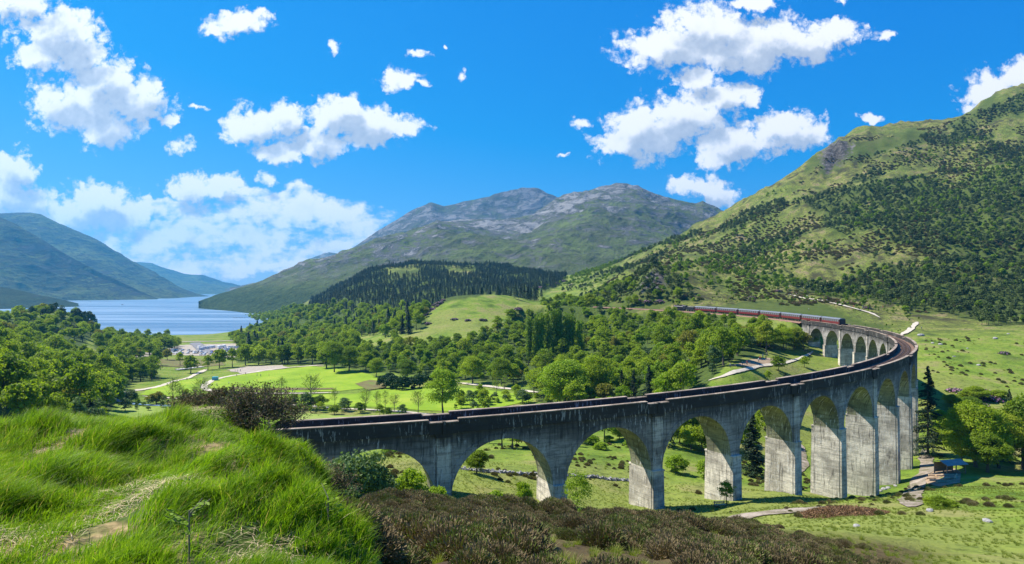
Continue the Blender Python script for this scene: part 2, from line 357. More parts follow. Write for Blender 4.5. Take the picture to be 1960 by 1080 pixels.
col(470, ('z', 1, 68.4), (1080, 4.0), (880, 7.2), (808, 9.8), ('z', 13, 65.5), ('z', 20, 60), ('z', 40, 50), ('z', 78, 45.5), ('z', 140, 33), ('z', 250, 20), ('z', 330, 17), ('z', 430, 14), ('z', 600, 9), ('z', 800, 6), ('z', 1000, 3.5), ('z', 1130, 1), ('z', 1400, -6), ('z', 2100, -10))
col(540, (790, 255), ('z', 800, 8), ('z', 1100, 6), ('z', 1350, 3), ('z', 1700, 2), ('z', 2100, -5))
col(600, ('z', 1, 68.4), (1080, 4.1), (990, 5.1), (885, 7.1), ('z', 9, 66.5), ('z', 14, 62.6), ('z', 25, 56), ('z', 45, 48), ('z', 80, 43), ('z', 130, 33), ('z', 250, 20), ('z', 430, 15), ('z', 600, 12), ('z', 900, 12), ('z', 1300, 34), ('z', 1700, 30), ('z', 2100, 20))
col(700, ('z', 2.5, 68.35), (1045, 4.8), ('z', 6.5, 66.9), ('z', 10, 65.3), (1045, 14), (1000, 20), (975, 26), (962, 34), ('z', 50, 50), ('z', 80, 42.5), (868, 120), ('z', 250, 20), ('z', 380, 17), ('z', 520, 22), ('z', 700, 24), (575, 980), (535, 1230), ('z', 1500, 100), ('z', 2100, 60))
col(790, ('z', 420, 20), (655, 500), (625, 560), ('z', 640, 40), ('z', 820, 38), ('z', 900, 47), (540, 1120), (514, 1290), (514, 1420), ('z', 1700, 100), ('z', 2100, 60))
col(850, ('z', 2.5, 68.2), (1080, 9), (1030, 14), (1000, 21), (975, 27), (962, 34), ('z', 50, 50), ('z', 86, 42.3), (868, 130), ('z', 250, 20), (758, 300), ('z', 400, 20), (645, 500), (605, 570), (572, 640), ('z', 730, 44), ('z', 900, 48), (530, 1180), ('z', 1500, 112), ('z', 2100, 60))
col(775, ('z', 4, 67.8), (1050, 13), (1005, 20), (978, 26), (962, 34), ('z', 52, 49.5))
col(1530, (342, 1010)); col(1572, (305, 1050)); col(1620, (262, 1110)); col(1660, (250, 1120)); col(1705, (246, 1120)); col(1760, (240, 1120)); col(1790, (236, 1110)); col(1835, (228, 1110)); col(1880, (200, 1110))
col(970, ('z', 250, 20), ('z', 340, 19.5), (660, 470), (600, 580), (566, 665), ('z', 760, 50), ('z', 950, 62), (530, 1210), (515, 1380), ('z', 1700, 90), ('z', 2100, 50))
col(1000, ('z', 4, 67.6), (1080, 10.5), (1020, 18), (985, 26), (958, 33), ('z', 52, 49), ('z', 90, 40), (865, 140))
col(1100, ('z', 4, 67.5), (1080, 12), (1020, 20), (988, 28), (968, 34), ('z', 55, 48), ('z', 93, 38.3), (862, 150), ('z', 250, 22), ('z', 340, 22), (660, 450), (605, 600), (565, 850), (535, 1380), ('z', 1700, 80), ('z', 2100, 90))
col(1240, ('z', 4, 67.3), (1080, 14), (1025, 23), (980, 36), ('z', 60, 46), (975, 99), (870, 155), ('z', 250, 25), ('z', 340, 31), (622, 440), ('z', 480, 58), (540, 545), (515, 800), (488, 1330), ('z', 1700, 110), ('z', 2100, 110))
col(1400, ('z', 4, 67.1), (1080, 16), (1032, 26), (1003, 36), ('z', 58, 46.5), (990, 84), (955, 108), ('z', 170, 26.5), (712, 228), ('z', 300, 44), ('z', 345, 49), ('z', 405, 53), ('z', 460, 57), (545, 560), (490, 800), (410, 1250), ('z', 1500, 205), ('z', 2100, 150))
col(1500, ('z', 5, 66.6), (1080, 19), (1036, 30), (1010, 48), (980, 84), (942, 118), ('z', 170, 25), ('z', 230, 31), (695, 265), ('z', 300, 40), ('z', 357, 50.5))
col(1600, ('z', 5, 66.2), (1080, 23), (1040, 34), (1010, 52), (978, 82), (955, 112), ('z', 133, 27.5), ('z', 180, 24), ('z', 240, 30), ('z', 300, 36.5), ('z', 360, 45), (583, 450), (500, 640), (410, 820), (330, 1000), (290, 1120), ('z', 1400, 290), ('z', 2100, 200))
col(1700, (1080, 27), (1045, 36), (1005, 55), (972, 84), (945, 115), ('z', 145, 24.5), ('z', 180, 23.5))
col(1800, ('z', 6, 65.6), (1080, 32), (1020, 50), (980, 75), (942, 110), (905, 150), ('z', 190, 25), (740, 250), ('z', 300, 39), (598, 430), (500, 600), (400, 750), (300, 950), (239, 1110), ('z', 1400, 330), ('z', 2100, 240))
col(1960, ('z', 6, 65.4), (1080, 36), (1000, 60), (955, 95), (920, 132), (895, 165), (800, 210), (740, 250), (690, 290), (640, 340), (608, 420), (500, 580), (380, 740), (270, 920), (168, 1110), ('z', 1400, 400), ('z', 2100, 300))
col(2300, ('z', 6, 65.4), (1080, 38), (1000, 60), (955, 95), ('z', 160, 30), (740, 250), (640, 340), (600, 420), (450, 600), (300, 800), (150, 1000), (60, 1150), ('z', 1500, 500), ('z', 2100, 400))
CPa = np.array(CP)
def tps_fit(X, z, lam=0.0008):
    n = len(X); d = np.linalg.norm(X[:, None]-X[None], axis=2); K = np.where(d > 0, d*d*np.log(d+1e-12), 0)
    A = np.zeros((n+3, n+3)); A[:n, :n] = K + lam*np.eye(n); A[:n, n] = 1; A[:n, n+1:] = X; A[n, :n] = 1; A[n+1:, :n] = X.T
    return np.linalg.solve(A, np.concatenate([z, np.zeros(3)]))
US, VS = 330.0, 0.42
Xc = np.stack([CPa[:, 0]/US, np.log(CPa[:, 1])/VS], 1)
# interpolate the drop below the eye divided by distance^0.8, which keeps near and far ground equally smooth
Wt = tps_fit(Xc, (CPa[:, 2]-EYE)/CPa[:, 1]**0.8)
PX = np.arange(-600, 2700, 7.0); LY = np.arange(math.log(1.0), math.log(2150), 0.017)
gp, gl = np.meshgrid(PX, LY)            # rows: distance
def tps_eval(px, ly):
    Q = np.stack([px.ravel()/US, ly.ravel()/VS], 1); out = np.empty(len(Q)); n = len(Xc)
    for i in range(0, len(Q), 20000):
        d = np.linalg.norm(Q[i:i+20000, None]-Xc[None], axis=2)
        out[i:i+20000] = (d*d*np.log(d+1e-12))@Wt[:n] + Wt[n] + Q[i:i+20000]@Wt[n+1:]
    return out.reshape(px.shape)
GY = np.exp(gl); GX = (gp-CX)/F*GY
GZ = EYE + tps_eval(gp, gl)*GY**0.8

# viaduct curve (metres): angle t on a circle of radius R
R, CCX, CCY, T0, DT = 241.0, -89.18, 316.37, 0.3347, 0.14125
def tk(k): return T0 + k*DT
def zpar(t):
    z = 52.63 + 0.0046*R*(t-T0)
    return np.where(t > 1.606, z + 0.0125*R*(t-1.606), z)
def cpos(t, r): return CCX + (R+r)*np.sin(t), CCY - (R+r)*np.cos(t)
# hill masks
hill = sstep(gp, 1040, 1250)*sstep(GY, 330, 450) + sstep(gp, 1350, 1500)*sstep(GY, 300, 380)*0.5
hill = np.clip(hill+sstep(GY, 800, 1000)*(1-sstep(gp, 1000, 1100))*sstep(gp, 520, 560)*0.8, 0, 1)
heath_c = sstep(gp, 610, 720)*(1-sstep(gp, 1700, 1900))*sstep(GY, 5.5, 8)*(1-sstep(GY, 36+0*GY, 46))
heath_c = np.maximum(heath_c, sstep(gp, 430, 560)*(1-sstep(gp, 720, 800))*sstep(GY, 8.2, 9.5)*(1-sstep(GY, 30, 45)))
near = (1-sstep(gp, 690, 760))*(1-sstep(GY, 11, 18))
# relief
GZ += hill*sstep(GY, 380, 620)*(fbm(GX/90, GY/90, 6, 3, 0.58, True)*30 + fbm(GX/22, GY/22, 4, 8)*6)
GZ += (1-hill)*sstep(GY, 60, 200)*(1-sstep(GY, 900, 1000)*(GZ < 6))*fbm(GX/60, GY/60, 4, 21)*3.2*np.clip((GZ-4)/10, 0.05, 1)
GZ += sstep(GY, 18, 40)*(1-sstep(GY, 120, 200))*fbm(GX/7, GY/7, 4, 31)*1.1
GZ += heath_c*fbm(GX/1.6, GY/1.6, 4, 5)*0.35 - heath_c*sstep(GY, 15, 24)*0.35
GZ += near*(fbm(GX/1.3, GY/1.3, 3, 6)*0.42 + fbm(GX/0.35, GY/0.35, 2, 9)*0.08)*sstep(GY, 2.0, 4)
# rocky crag below the hill's shoulder and rock cutting behind the engine
def bump(px, Y, rx, rY, h): return h*np.exp(-((gp-px)/rx)**2 - ((np.log(GY)-math.log(Y))/rY)**2)
GZ += bump(1262, 545, 40, 0.05, 11) + bump(1590, 1060, 34, 0.05, 12)
cr_ = np.exp(-((gp-1600)/55)**2-((np.log(GY)-math.log(1030))/0.06)**2)+np.exp(-((gp-1250)/45)**2-((np.log(GY)-math.log(520))/0.05)**2)*0.6
GZ += cr_*fbm(GX/14, GY/14, 5, 55, 0.6, True)*22
rockm = np.exp(-((gp-1248)/44)**2-((np.log(GY)-math.log(512))/0.05)**2)*0.75 + np.exp(-((gp-1600)/46)**2-((np.log(GY)-math.log(1030))/0.055)**2)*0.7
slope = np.abs(np.gradient(GZ, axis=0)/np.maximum(np.gradient(GY, axis=0), 1e-6))
rockm = rockm + hill*sstep(slope, 0.75, 1.5)*0.5 + sstep(gp, 1300, 1500)*sstep(GY, 950, 1250)*0.22
# railway formation beyond the viaduct
dx, dy = GX-CCX, GY-CCY; gr = np.hypot(dx, dy); gt = np.arctan2(dx, -dy); gt = np.where(gt < -0.5, gt+2*math.pi, gt)
on = (gt > 1.62)*(gt < 2.75)
dtr = np.abs(gr-R); k_ = (1-sstep(dtr, 3.6, 16))*on*sstep(gt, 1.60, 1.66)
GZ = GZ*(1-k_) + (zpar(gt)-1.75)*k_
on2 = (gt < tk(-1.5))*(gt > -0.4)
k2 = (1-sstep(dtr, 3.6, 12))*on2*sstep(-gt, -tk(-1.5), -tk(-1.75)); GZ = GZ*(1-k2) + (zpar(gt)-1.75)*k2
# keep the ground under the near arches clear of the deck
under = (gt > tk(-1.2))*(gt < tk(9))*(dtr < 12)
GZ = np.where(under, np.minimum(GZ, zpar(gt)-7), GZ)
wood = np.zeros_like(GZ)

def H(x, y):
    """ground height"""
    x = np.asarray(x, float); y = np.maximum(np.asarray(y, float), 1.01)
    fu = np.clip(((x/y*F+CX)-PX[0])/7.0, 0, len(PX)-1.001); fv = np.clip((np.log(y)-LY[0])/0.017, 0, len(LY)-1.001)
    iu = fu.astype(int); iv = fv.astype(int); a = fu-iu; b = fv-iv
    return (GZ[iv, iu]*(1-a)+GZ[iv, iu+1]*a)*(1-b) + (GZ[iv+1, iu]*(1-a)+GZ[iv+1, iu+1]*a)*b
def hit(px, py, ymin=12.0, ymax=2100.0):
    """where the line of sight through a picture point meets the ground"""
    Y = np.exp(np.arange(math.log(ymin), math.log(ymax), 0.006)); X = (px-CX)/F*Y
    g = H(X, Y); ray = EYE-(py-HY)/F*Y; i = np.argmax(ray <= g)
    if ray[i] > g[i]: i = len(Y)-1
    return float(X[i]), float(Y[i]), float(g[i])
def ppx(x, y, z): return x/y*F+CX, HY-(z-EYE)/y*F
def inpoly(px, py, poly):
    px = np.asarray(px); r = np.zeros(px.shape, bool); n = len(poly)
    for i in range(n):
        x0, y0 = poly[i]; x1, y1 = poly[(i+1) % n]
        if y0 == y1: continue
        r ^= ((py > y0) != (py > y1)) & (px < (x1-x0)*(py-y0)/(y1-y0)+x0)
    return r
gpy = HY-(GZ-EYE)/GY*F
WOODS = {
 'main': [(625,700),(690,668),(800,660),(880,655),(930,640),(985,612),(1040,590),(1090,578),(1200,600),(1300,612),(1420,625),(1530,652),(1545,668),(1480,672),(1400,690),(1355,735),(1300,770),(1100,800),(1030,770),(1010,738),(880,728),(725,712)],
 'left': [(-300,650),(60,650),(150,672),(200,705),(300,712),(310,725),(250,735),(215,775),(190,840),(-300,860)],
 'knoll': [(20,612),(100,602),(150,612),(185,640),(150,668),(60,655),(-100,650),(-60,618)],
 'shore': [(190,648),(330,652),(345,668),(290,684),(255,690),(200,690),(180,664)],
 'carside': [(440,650),(520,628),(640,640),(690,668),(625,700),(560,700),(450,694),(465,676)],
 'rightshore': [(425,590),(470,596),(520,588),(600,592),(640,585),(800,606),(830,620),(790,632),(690,640),(640,642),(560,640),(520,622),(470,612)],
}
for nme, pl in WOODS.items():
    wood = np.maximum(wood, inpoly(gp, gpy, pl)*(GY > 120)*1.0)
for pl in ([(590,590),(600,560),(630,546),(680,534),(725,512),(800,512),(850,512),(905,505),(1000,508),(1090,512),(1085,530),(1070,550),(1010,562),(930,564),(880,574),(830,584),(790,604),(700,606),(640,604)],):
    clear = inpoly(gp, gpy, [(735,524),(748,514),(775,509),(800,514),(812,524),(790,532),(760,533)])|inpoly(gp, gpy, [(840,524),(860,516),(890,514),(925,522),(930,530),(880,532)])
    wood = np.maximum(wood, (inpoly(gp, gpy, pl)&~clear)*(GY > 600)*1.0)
nr, nc = GZ.shape
idx = np.arange(nr*nc).reshape(nr, nc)
quads = np.stack([idx[:-1, :-1], idx[:-1, 1:], idx[1:, 1:], idx[1:, :-1]], -1).reshape(-1, 4)
V = np.stack([GX, GY, GZ], -1).reshape(-1, 3)
me = np_mesh('ground', V, quads, ground_mat(), attrs={'hill': hill.ravel(), 'wood': wood.ravel(), 'near': near.ravel(), 'heath': heath_c.ravel(), 'rock': rockm.ravel()}, smooth_=True)
tag(link('ground', me), kind='structure')

# ------------------------------------------------------------------ loch
def water_mat():
    m = bpy.data.materials.new('loch_water'); m.use_nodes = True; nt = m.node_tree; b = nt.nodes['Principled BSDF']
    g = N(nt, 'ShaderNodeNewGeometry'); mp = N(nt, 'ShaderNodeMapping'); L(nt, g.outputs['Position'], mp.inputs[0]); mp.inputs['Scale'].default_value = (0.12, 1, 1)
    big = noise_n(nt, mp.outputs[0], 0.009, 5, 0.6); sm = noise_n(nt, g.outputs['Position'], 0.35, 4, 0.6)
    L(nt, ramp(nt, big, [(0.42, (0.06, 0.13, 0.22)), (0.58, (0.17, 0.26, 0.36))]), b.inputs['Base Color'])
    L(nt, math_n(nt, 'MULTIPLY_ADD', big, 0.3, 0.25), b.inputs['Roughness']); b.inputs['IOR'].default_value = 1.33
    bump_to(nt, b, sm, 0.5, 1.2); return m
me = np_mesh('loch', [(-9000, 700, 0), (9000, 700, 0), (9000, 12000, 0), (-9000, 12000, 0)], [(0, 1, 2, 3)], water_mat())
tag(link('loch', me), kind='structure')

# ------------------------------------------------------------------ mountains beyond the loch and the glen
def mountain(name, sky_pts, Yc, base_pts, matl, rough, seed, back=0.35, cols=4.0, rows=110, spur=0.0, prof=1.0):
    """a massif: crest line (px,py) at distance Yc(px), foot (px, Y, z); real depth and a back slope"""
    sx = np.array([p[0] for p in sky_pts], float); sy = np.array([p[1] for p in sky_pts], float)
    bx = np.array([p[0] for p in base_pts], float); bY = np.array([p[1] for p in base_pts], float); bz = np.array([p[2] for p in base_pts], float)
    pxs = np.arange(sx[0], sx[-1]+1, cols); cy = np.interp(pxs, sx, sy); yc = np.interp(pxs, [p[0] for p in Yc], [p[1] for p in Yc])
    zc = EYE-(cy-HY)/F*yc; fy = np.interp(pxs, bx, bY); fz = np.interp(pxs, bx, bz)
    fs = np.concatenate([np.linspace(0, 1, rows), 1+np.linspace(0, 1, 18)[1:]])
    f = fs[:, None]
    Yg = np.where(f <= 1, fy+(yc-fy)*np.minimum(f, 1), yc+(f-1)*yc*back)
    up = np.minimum(f, 1)**prof
    Zg = np.where(f <= 1, fz+(zc-fz)*up, zc-(zc+60)*(f-1)**1.4)
    Xg = (pxs[None]-CX)/F*Yg
    S = rough[0]
    fade = np.clip(np.minimum(f*4, 1), 0, 1)*np.clip(1.25-0.9*np.exp(-((f-1)/0.06)**2), 0, 1)
    Zg = Zg + fade*(fbm(Xg/S, Yg/S, 7, seed, 0.55, True)*rough[1] + fbm(Xg/(S*3), Yg/(S*3), 3, seed+3)*rough[1]*spur)*np.clip((zc-fz)/200, 0.15, 1)
    up = np.broadcast_to(np.minimum(f, 1), Zg.shape)
    n0, n1 = Zg.shape; ii = np.arange(n0*n1).reshape(n0, n1)
    q = np.stack([ii[:-1, :-1], ii[:-1, 1:], ii[1:, 1:], ii[1:, :-1]], -1).reshape(-1, 4)
    me = np_mesh(name, np.stack([Xg, Yg, Zg], -1).reshape(-1, 3), q, matl, attrs={'up': up.ravel()}, smooth_=True)
    return tag(link(name, me), kind='structure')
M_GREEN = mountain_mat('mountain_turf', (0.080, 0.095, 0.036), (0.12, 0.16, 0.040), (0.27, 0.265, 0.26), 0.70, 1.0, True)
M_ROCK = mountain_mat('mountain_rock', (0.075, 0.085, 0.050), (0.090, 0.115, 0.050), (0.19, 0.185, 0.185), 0.7, 1.2)
M_LEFT = mountain_mat('mountain_left', (0.06, 0.07, 0.03), (0.11, 0.14, 0.04), (0.06, 0.055, 0.055), 0.5, 1.3)
M_WOOD = mountain_mat('wooded_shore', (0.02, 0.035, 0.012), (0.035, 0.055, 0.018), (0.06, 0.07, 0.04), 0.1, 0.4)
mountain('mountain_front', [(380,579),(430,563),(480,549),(540,523),(600,503),(660,484),(746,461),(800,440),(834,426),(900,420),(976,415),(1018,409),(1064,382),(1100,370),(1144,360),(1180,357),(1219,359),(1269,376),(1300,383),(1332,391),(1345,388),(1387,413),(1450,432),(1600,480),(1800,520)],
  [(380,2300),(600,2700),(850,3200),(1150,3500),(1800,3300)], [(380,2300,-4),(480,1800,-4),(560,1650,14),(700,1550,60),(900,1600,70),(1300,1800,80),(1800,1800,80)], M_GREEN, (430,120), 4, spur=0.7, cols=2.5, rows=190)
mountain('mountain_back', [(440,553),(500,545),(560,530),(620,505),(660,483),(700,455),(750,425),(790,402),(825,388),(850,394),(880,388),(940,380),(975,374),(1000,369),(1030,368),(1065,379),(1110,392),(1200,410)],
  [(440,6000),(700,5200),(1200,5200)], [(440,4200,-10),(700,3600,50),(1200,4000,50)], M_ROCK, (600,150), 12, spur=0.8, cols=3, rows=120)
mountain('mountain_low', [(430,553),(480,548),(540,520),(600,492),(630,484),(655,489),(700,500),(760,520)], [(430,7600),(760,7600)], [(430,6500,-10),(760,6500,-10)], M_ROCK, (500,110), 33, spur=0.5)
mountain('mountain_across', [(-500,395),(-200,415),(-60,412),(0,409),(30,408),(58,407),(78,410),(116,430),(155,446),(186,459),(232,488),(271,514),(310,533),(349,552),(375,562),(402,567)],
  [(-500,5600),(402,6100)], [(-500,3900,-10),(100,4300,-10),(250,4500,-4),(330,4700,-4),(402,6000,-4)], M_LEFT, (620,130), 44, spur=0.9, cols=2.5, rows=150)
mountain('mountain_left', [(-600,350),(-200,372),(-80,395),(0,417),(30,430),(58,447),(116,478),(174,509),(232,537),(270,557),(305,573)],
  [(-600,4200),(0,4300),(305,4330)], [(-600,3200,-10),(0,3500,-6),(150,3900,-6),(305,4200,-5)], M_LEFT, (480,120), 52, spur=0.9, cols=2.5, rows=150)
mountain('wooded_point', [(-500,530),(-150,535),(0,549),(39,556),(78,566),(116,573),(150,581)], [(-500,2500),(150,2600)], [(-500,2000,-6),(0,2200,-6),(150,2520,-5)], M_WOOD, (60,14), 61, cols=2, rows=60)
mountain('mountain_far', [(180,520),(230,505),(267,502),(291,504),(329,519),(349,524),(388,529),(426,541),(465,549),(520,556)], [(180,10500),(520,10500)], [(180,8200,-10),(520,8200,-10)], M_LEFT, (900,120), 71, cols=3, rows=60)
# ------------------------------------------------------------------ viaduct
def concrete(name, base, dark=0.0, streak=0.5, tint=(1, 1, 1)):
    m = bpy.data.materials.new(name); m.use_nodes = True; nt = m.node_tree; b = nt.nodes['Principled BSDF']; b.inputs['Roughness'].default_value = 0.92
    b.inputs['Specular IOR Level'].default_value = 0.15
    a = attr_n(nt, 'crv', False); sep = N(nt, 'ShaderNodeSeparateXYZ'); L(nt, a, sep.inputs[0])   # along, across, depth below the parapet
    cmb = N(nt, 'ShaderNodeCombineXYZ'); L(nt, math_n(nt, 'ADD', sep.outputs[0], sep.outputs[1]), cmb.inputs[0]); L(nt, math_n(nt, 'MULTIPLY', sep.outputs[2], 0.09), cmb.inputs[2])
    st = noise_n(nt, cmb.outputs[0], 2.2, 5, 0.75, 0.3)
    cm2 = N(nt, 'ShaderNodeCombineXYZ'); L(nt, math_n(nt, 'MULTIPLY', math_n(nt, 'ADD', sep.outputs[0], sep.outputs[1]), 0.12), cm2.inputs[0]); L(nt, sep.outputs[2], cm2.inputs[2])
    lift = noise_n(nt, cm2.outputs[0], 1.5, 4, 0.7)           # horizontal shutter-board courses
    big = noise_n(nt, a, 0.22, 6, 0.65); fine = noise_n(nt, a, 2.5, 6, 0.75)
    c = mixc(nt, smooth(nt, big, 0.36, 0.62), tuple(x*0.58*t for x, t in zip(base, tint)), tuple(x*1.2*t for x, t in zip(base, tint)))
    c = mixc(nt, math_n(nt, 'MULTIPLY', smooth(nt, lift, 0.50, 0.58), 0.5), c, tuple(x*0.36 for x in base))
    wv = N(nt, 'ShaderNodeMath', operation='FRACT'); L(nt, math_n(nt, 'MULTIPLY', sep.outputs[2], 1.1), wv.inputs[0])
    c = mixc(nt, math_n(nt, 'MULTIPLY', smooth(nt, wv.outputs[0], 0.90, 0.97), 0.45), c, tuple(x*0.3 for x in base))
    c = mixc(nt, math_n(nt, 'MULTIPLY', smooth(nt, fine, 0.5, 0.68), 0.5), c, tuple(x*0.5 for x in base))
    # black algae under the coping, fading down the wall, running in streaks
    dz = math_n(nt, 'MULTIPLY_ADD', st, 4.5, math_n(nt, 'SUBTRACT', sep.outputs[2], 0.9))
    top = smooth(nt, dz, -4.6 + dark, -0.4)
    c = mixc(nt, math_n(nt, 'MULTIPLY', top, 0.86), c, (0.030, 0.029, 0.027))
    dk = smooth(nt, st, 0.53, 0.62); c = mixc(nt, math_n(nt, 'MULTIPLY', dk, 0.55*streak+0.2), c, (0.04, 0.038, 0.035))
    # white lime runs
    cm3 = N(nt, 'ShaderNodeCombineXYZ'); L(nt, math_n(nt, 'ADD', sep.outputs[0], sep.outputs[1]), cm3.inputs[0]); L(nt, math_n(nt, 'MULTIPLY', sep.outputs[2], 0.16), cm3.inputs[2])
    s2 = noise_n(nt, cm3.outputs[0], 2.6, 4, 0.7); zone = noise_n(nt, a, 0.26, 3, 0.5)
    wl = math_n(nt, 'MULTIPLY', smooth(nt, s2, 0.56, 0.61), smooth(nt, zone, 0.44, 0.56))
    c = mixc(nt, math_n(nt, 'MULTIPLY', wl, streak), c, (0.58, 0.56, 0.52))
    L(nt, c, b.inputs['Base Color']); bump_to(nt, b, math_n(nt, 'ADD', math_n(nt, 'ADD', fine, lift), st), 0.55, 0.12)
    return m
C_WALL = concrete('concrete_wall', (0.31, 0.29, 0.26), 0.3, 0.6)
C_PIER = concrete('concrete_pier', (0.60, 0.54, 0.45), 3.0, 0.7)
C_SOFF = concrete('concrete_soffit', (0.27, 0.26, 0.19), 1.5, 0.8, (0.97, 1.0, 0.86))
C_PAR = concrete('concrete_parapet', (0.17, 0.15, 0.125), 0.2, 0.45)
C_COPE = concrete('concrete_coping', (0.34, 0.27, 0.21), 6.0, 0.1)
C_PIL = concrete('concrete_pilaster', (0.46, 0.42, 0.36), 1.8, 0.9)
RUST = mat('rusty_ballast', (0.20, 0.115, 0.075), 0.95, 0.45, 2.0, bump=0.6); RAIL = mat('rail_steel', (0.20, 0.13, 0.10), 0.5, 0.2, 2, 0.6); SLEEP = mat('sleeper', (0.10, 0.065, 0.045), 0.9, 0.3, 2)

def arc_mesh(parts, name, mats, parent, smooth_=False, slots=None):
    """parts: vertices in (along, across, dz below parapet) + faces, bent to the curve"""
    co, fs, ms = [], [], []
    for vs, faces, mi in parts:
        o = len(co); co += vs; fs += [tuple(i+o for i in f) for f in faces]; ms += [mi]*len(faces)
    A = np.array(co, float); t = T0 + A[:, 0]/R; X, Y = cpos(t, A[:, 1]); Z = zpar(t)+A[:, 2]
    mb = MB(); mb.v = [tuple(p) for p in np.stack([X, Y, Z], 1)]; mb.f = fs; mb.m = ms
    me = mb.mesh(name, mats, smooth_, attr=A); return link(name, me, parent)
def abox(s0, s1, r0, r1, z0, z1, n=1, m=0, taper=None):
    """box in curve coordinates; taper = (ds, dr0, dr1) widening at the bottom"""
    ts, t0, t1 = taper or (0, 0, 0); vs = []; fs = []
    for i in range(n+1):
        f = i/n; st = s0+(s1-s0)*f; sb = (s0-ts)+(s1-s0+2*ts)*f
        vs += [(sb, r0-t0, z0), (sb, r1+t1, z0), (st, r1, z1), (st, r0, z1)]
    for i in range(n):
        a = 4*i; b = a+4
        fs += [(a, b, b+1, a+1), (a+1, b+1, b+2, a+2), (a+2, b+2, b+3, a+3), (a+3, b+3, b, a)]
    e = 4*n; fs += [(0, 1, 2, 3), (e+3, e+2, e+1, e)]
    return (vs, fs, m)
via = empty('viaduct', (*cpos(T0, 0), float(zpar(T0))-20)); via_w = via.location.copy()
tag(via, 'long curved concrete railway viaduct of tall round arches sweeping across the glen', 'viaduct')
class _P: pass
def vpart(o):  # keep parts where they are under the empty
    o.location = -via_w; return o
KS = 17.02; AR = 7.42; CROWN = -3.35; SPR = CROWN-AR; HW = 2.55
KMIN, KMAX = -3, 18     # arch numbers
for j in range(KMIN, KMAX):
    sc = KS*(j+0.5); nseg = 28
    th = [math.pi*i/nseg for i in range(nseg+1)]
    us = [-AR*math.cos(t) for t in th]; zs = [SPR+AR*math.sin(t) for t in th]
    S = [sc-KS/2]+[sc+u for u in us]+[sc+KS/2]; Zb = [SPR]+zs+[SPR]
    vs = []; fs = []
    for s_, z_ in zip(S, Zb): vs += [(s_, HW, z_), (s_, HW, -1.3), (s_, -HW, -1.3), (s_, -HW, z_)]
    for i in range(len(S)-1):
        a = 4*i; b = a+4; fs += [(a, b, b+1, a+1), (a+1, b+1, b+2, a+2), (a+2, b+2, b+3, a+3)]
    sof = ([], [], 1)
    for u, z_ in zip(us, zs): sof[0].extend([(sc+u, HW, z_), (sc+u, -HW, z_)])
    for i in range(nseg): sof[1].append((2*i, 2*i+1, 2*i+3, 2*i+2))
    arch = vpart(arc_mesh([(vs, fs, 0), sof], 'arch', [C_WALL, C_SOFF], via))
    rp = []
    for sgn in (1, -1):
        rv = []; rf = []; h0 = HW*sgn; h1 = (HW+0.07)*sgn
        for t in th:
            c_, s_ = -math.cos(t), math.sin(t)
            rv += [(sc+(AR-0.01)*c_, h1, SPR+(AR-0.01)*s_), (sc+(AR+0.8)*c_, h1, SPR+(AR+0.8)*s_), (sc+(AR+0.8)*c_, h0, SPR+(AR+0.8)*s_), (sc+(AR-0.01)*c_, h0, SPR+(AR-0.01)*s_)]
        for i in range(3, nseg-3):
            a = 4*i; b = a+4; rf += [(a, b, b+1, a+1), (a+1, b+1, b+2, a+2), (a+3, b+3, b, a)]
        rp.append((rv, rf, 0))
    ring = arc_mesh(rp, 'arch_ring', [C_WALL], arch)
for j in range(KMIN, KMAX+1):
    s0 = KS*j; t = T0+s0/R; zp = float(zpar(t))
    gx, gy = cpos(t, 0); gmin = min(float(H(*cpos(t, r))) for r in (-3.5, 0, 3.5))
    zb = min(gmin-1.5-zp, SPR-1.5); dep = (SPR-zb)
    pw = KS/2-AR
    king = (j % 2 == 0)
    pp = [abox(s0-pw, s0+pw, -HW-0.0, HW+0.0, zb, SPR, 1, 0, (0.012*dep, 0.012*dep, 0.012*dep))]
    for sg in (1, -1):
        r0, r1 = sorted((sg*(HW-0.1), sg*(HW+0.42)))
        pp.append(abox(s0-pw+0.06, s0+pw-0.06, r0, r1, zb, SPR-0.25, 1, 0, (0.012*dep, 0.012*dep*(sg < 0), 0.012*dep*(sg > 0))))
        r0, r1 = sorted((sg*(HW-0.1), sg*(HW+0.52))); pp.append(abox(s0-pw-0.03, s0+pw+0.03, r0, r1, SPR-0.25, SPR, 1, 0))
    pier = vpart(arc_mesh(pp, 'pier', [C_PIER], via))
    if king:
        for sg in (1, -1):
            r0, r1 = sorted((sg*(HW-0.02), sg*(HW+0.26)))
            vpart(arc_mesh([abox(s0-0.92, s0+0.92, r0, r1, SPR, -1.92, 1, 0)], 'pilaster', [C_PIL], via))
SA, SB = KS*KMIN, KS*KMAX
for s0, s1 in ((SA-12, SA), (SB, SB+7)):
    vpart(arc_mesh([abox(s0, s1, -HW, HW, -16, -1.3, 6, 0)], 'abutment', [C_WALL], via))
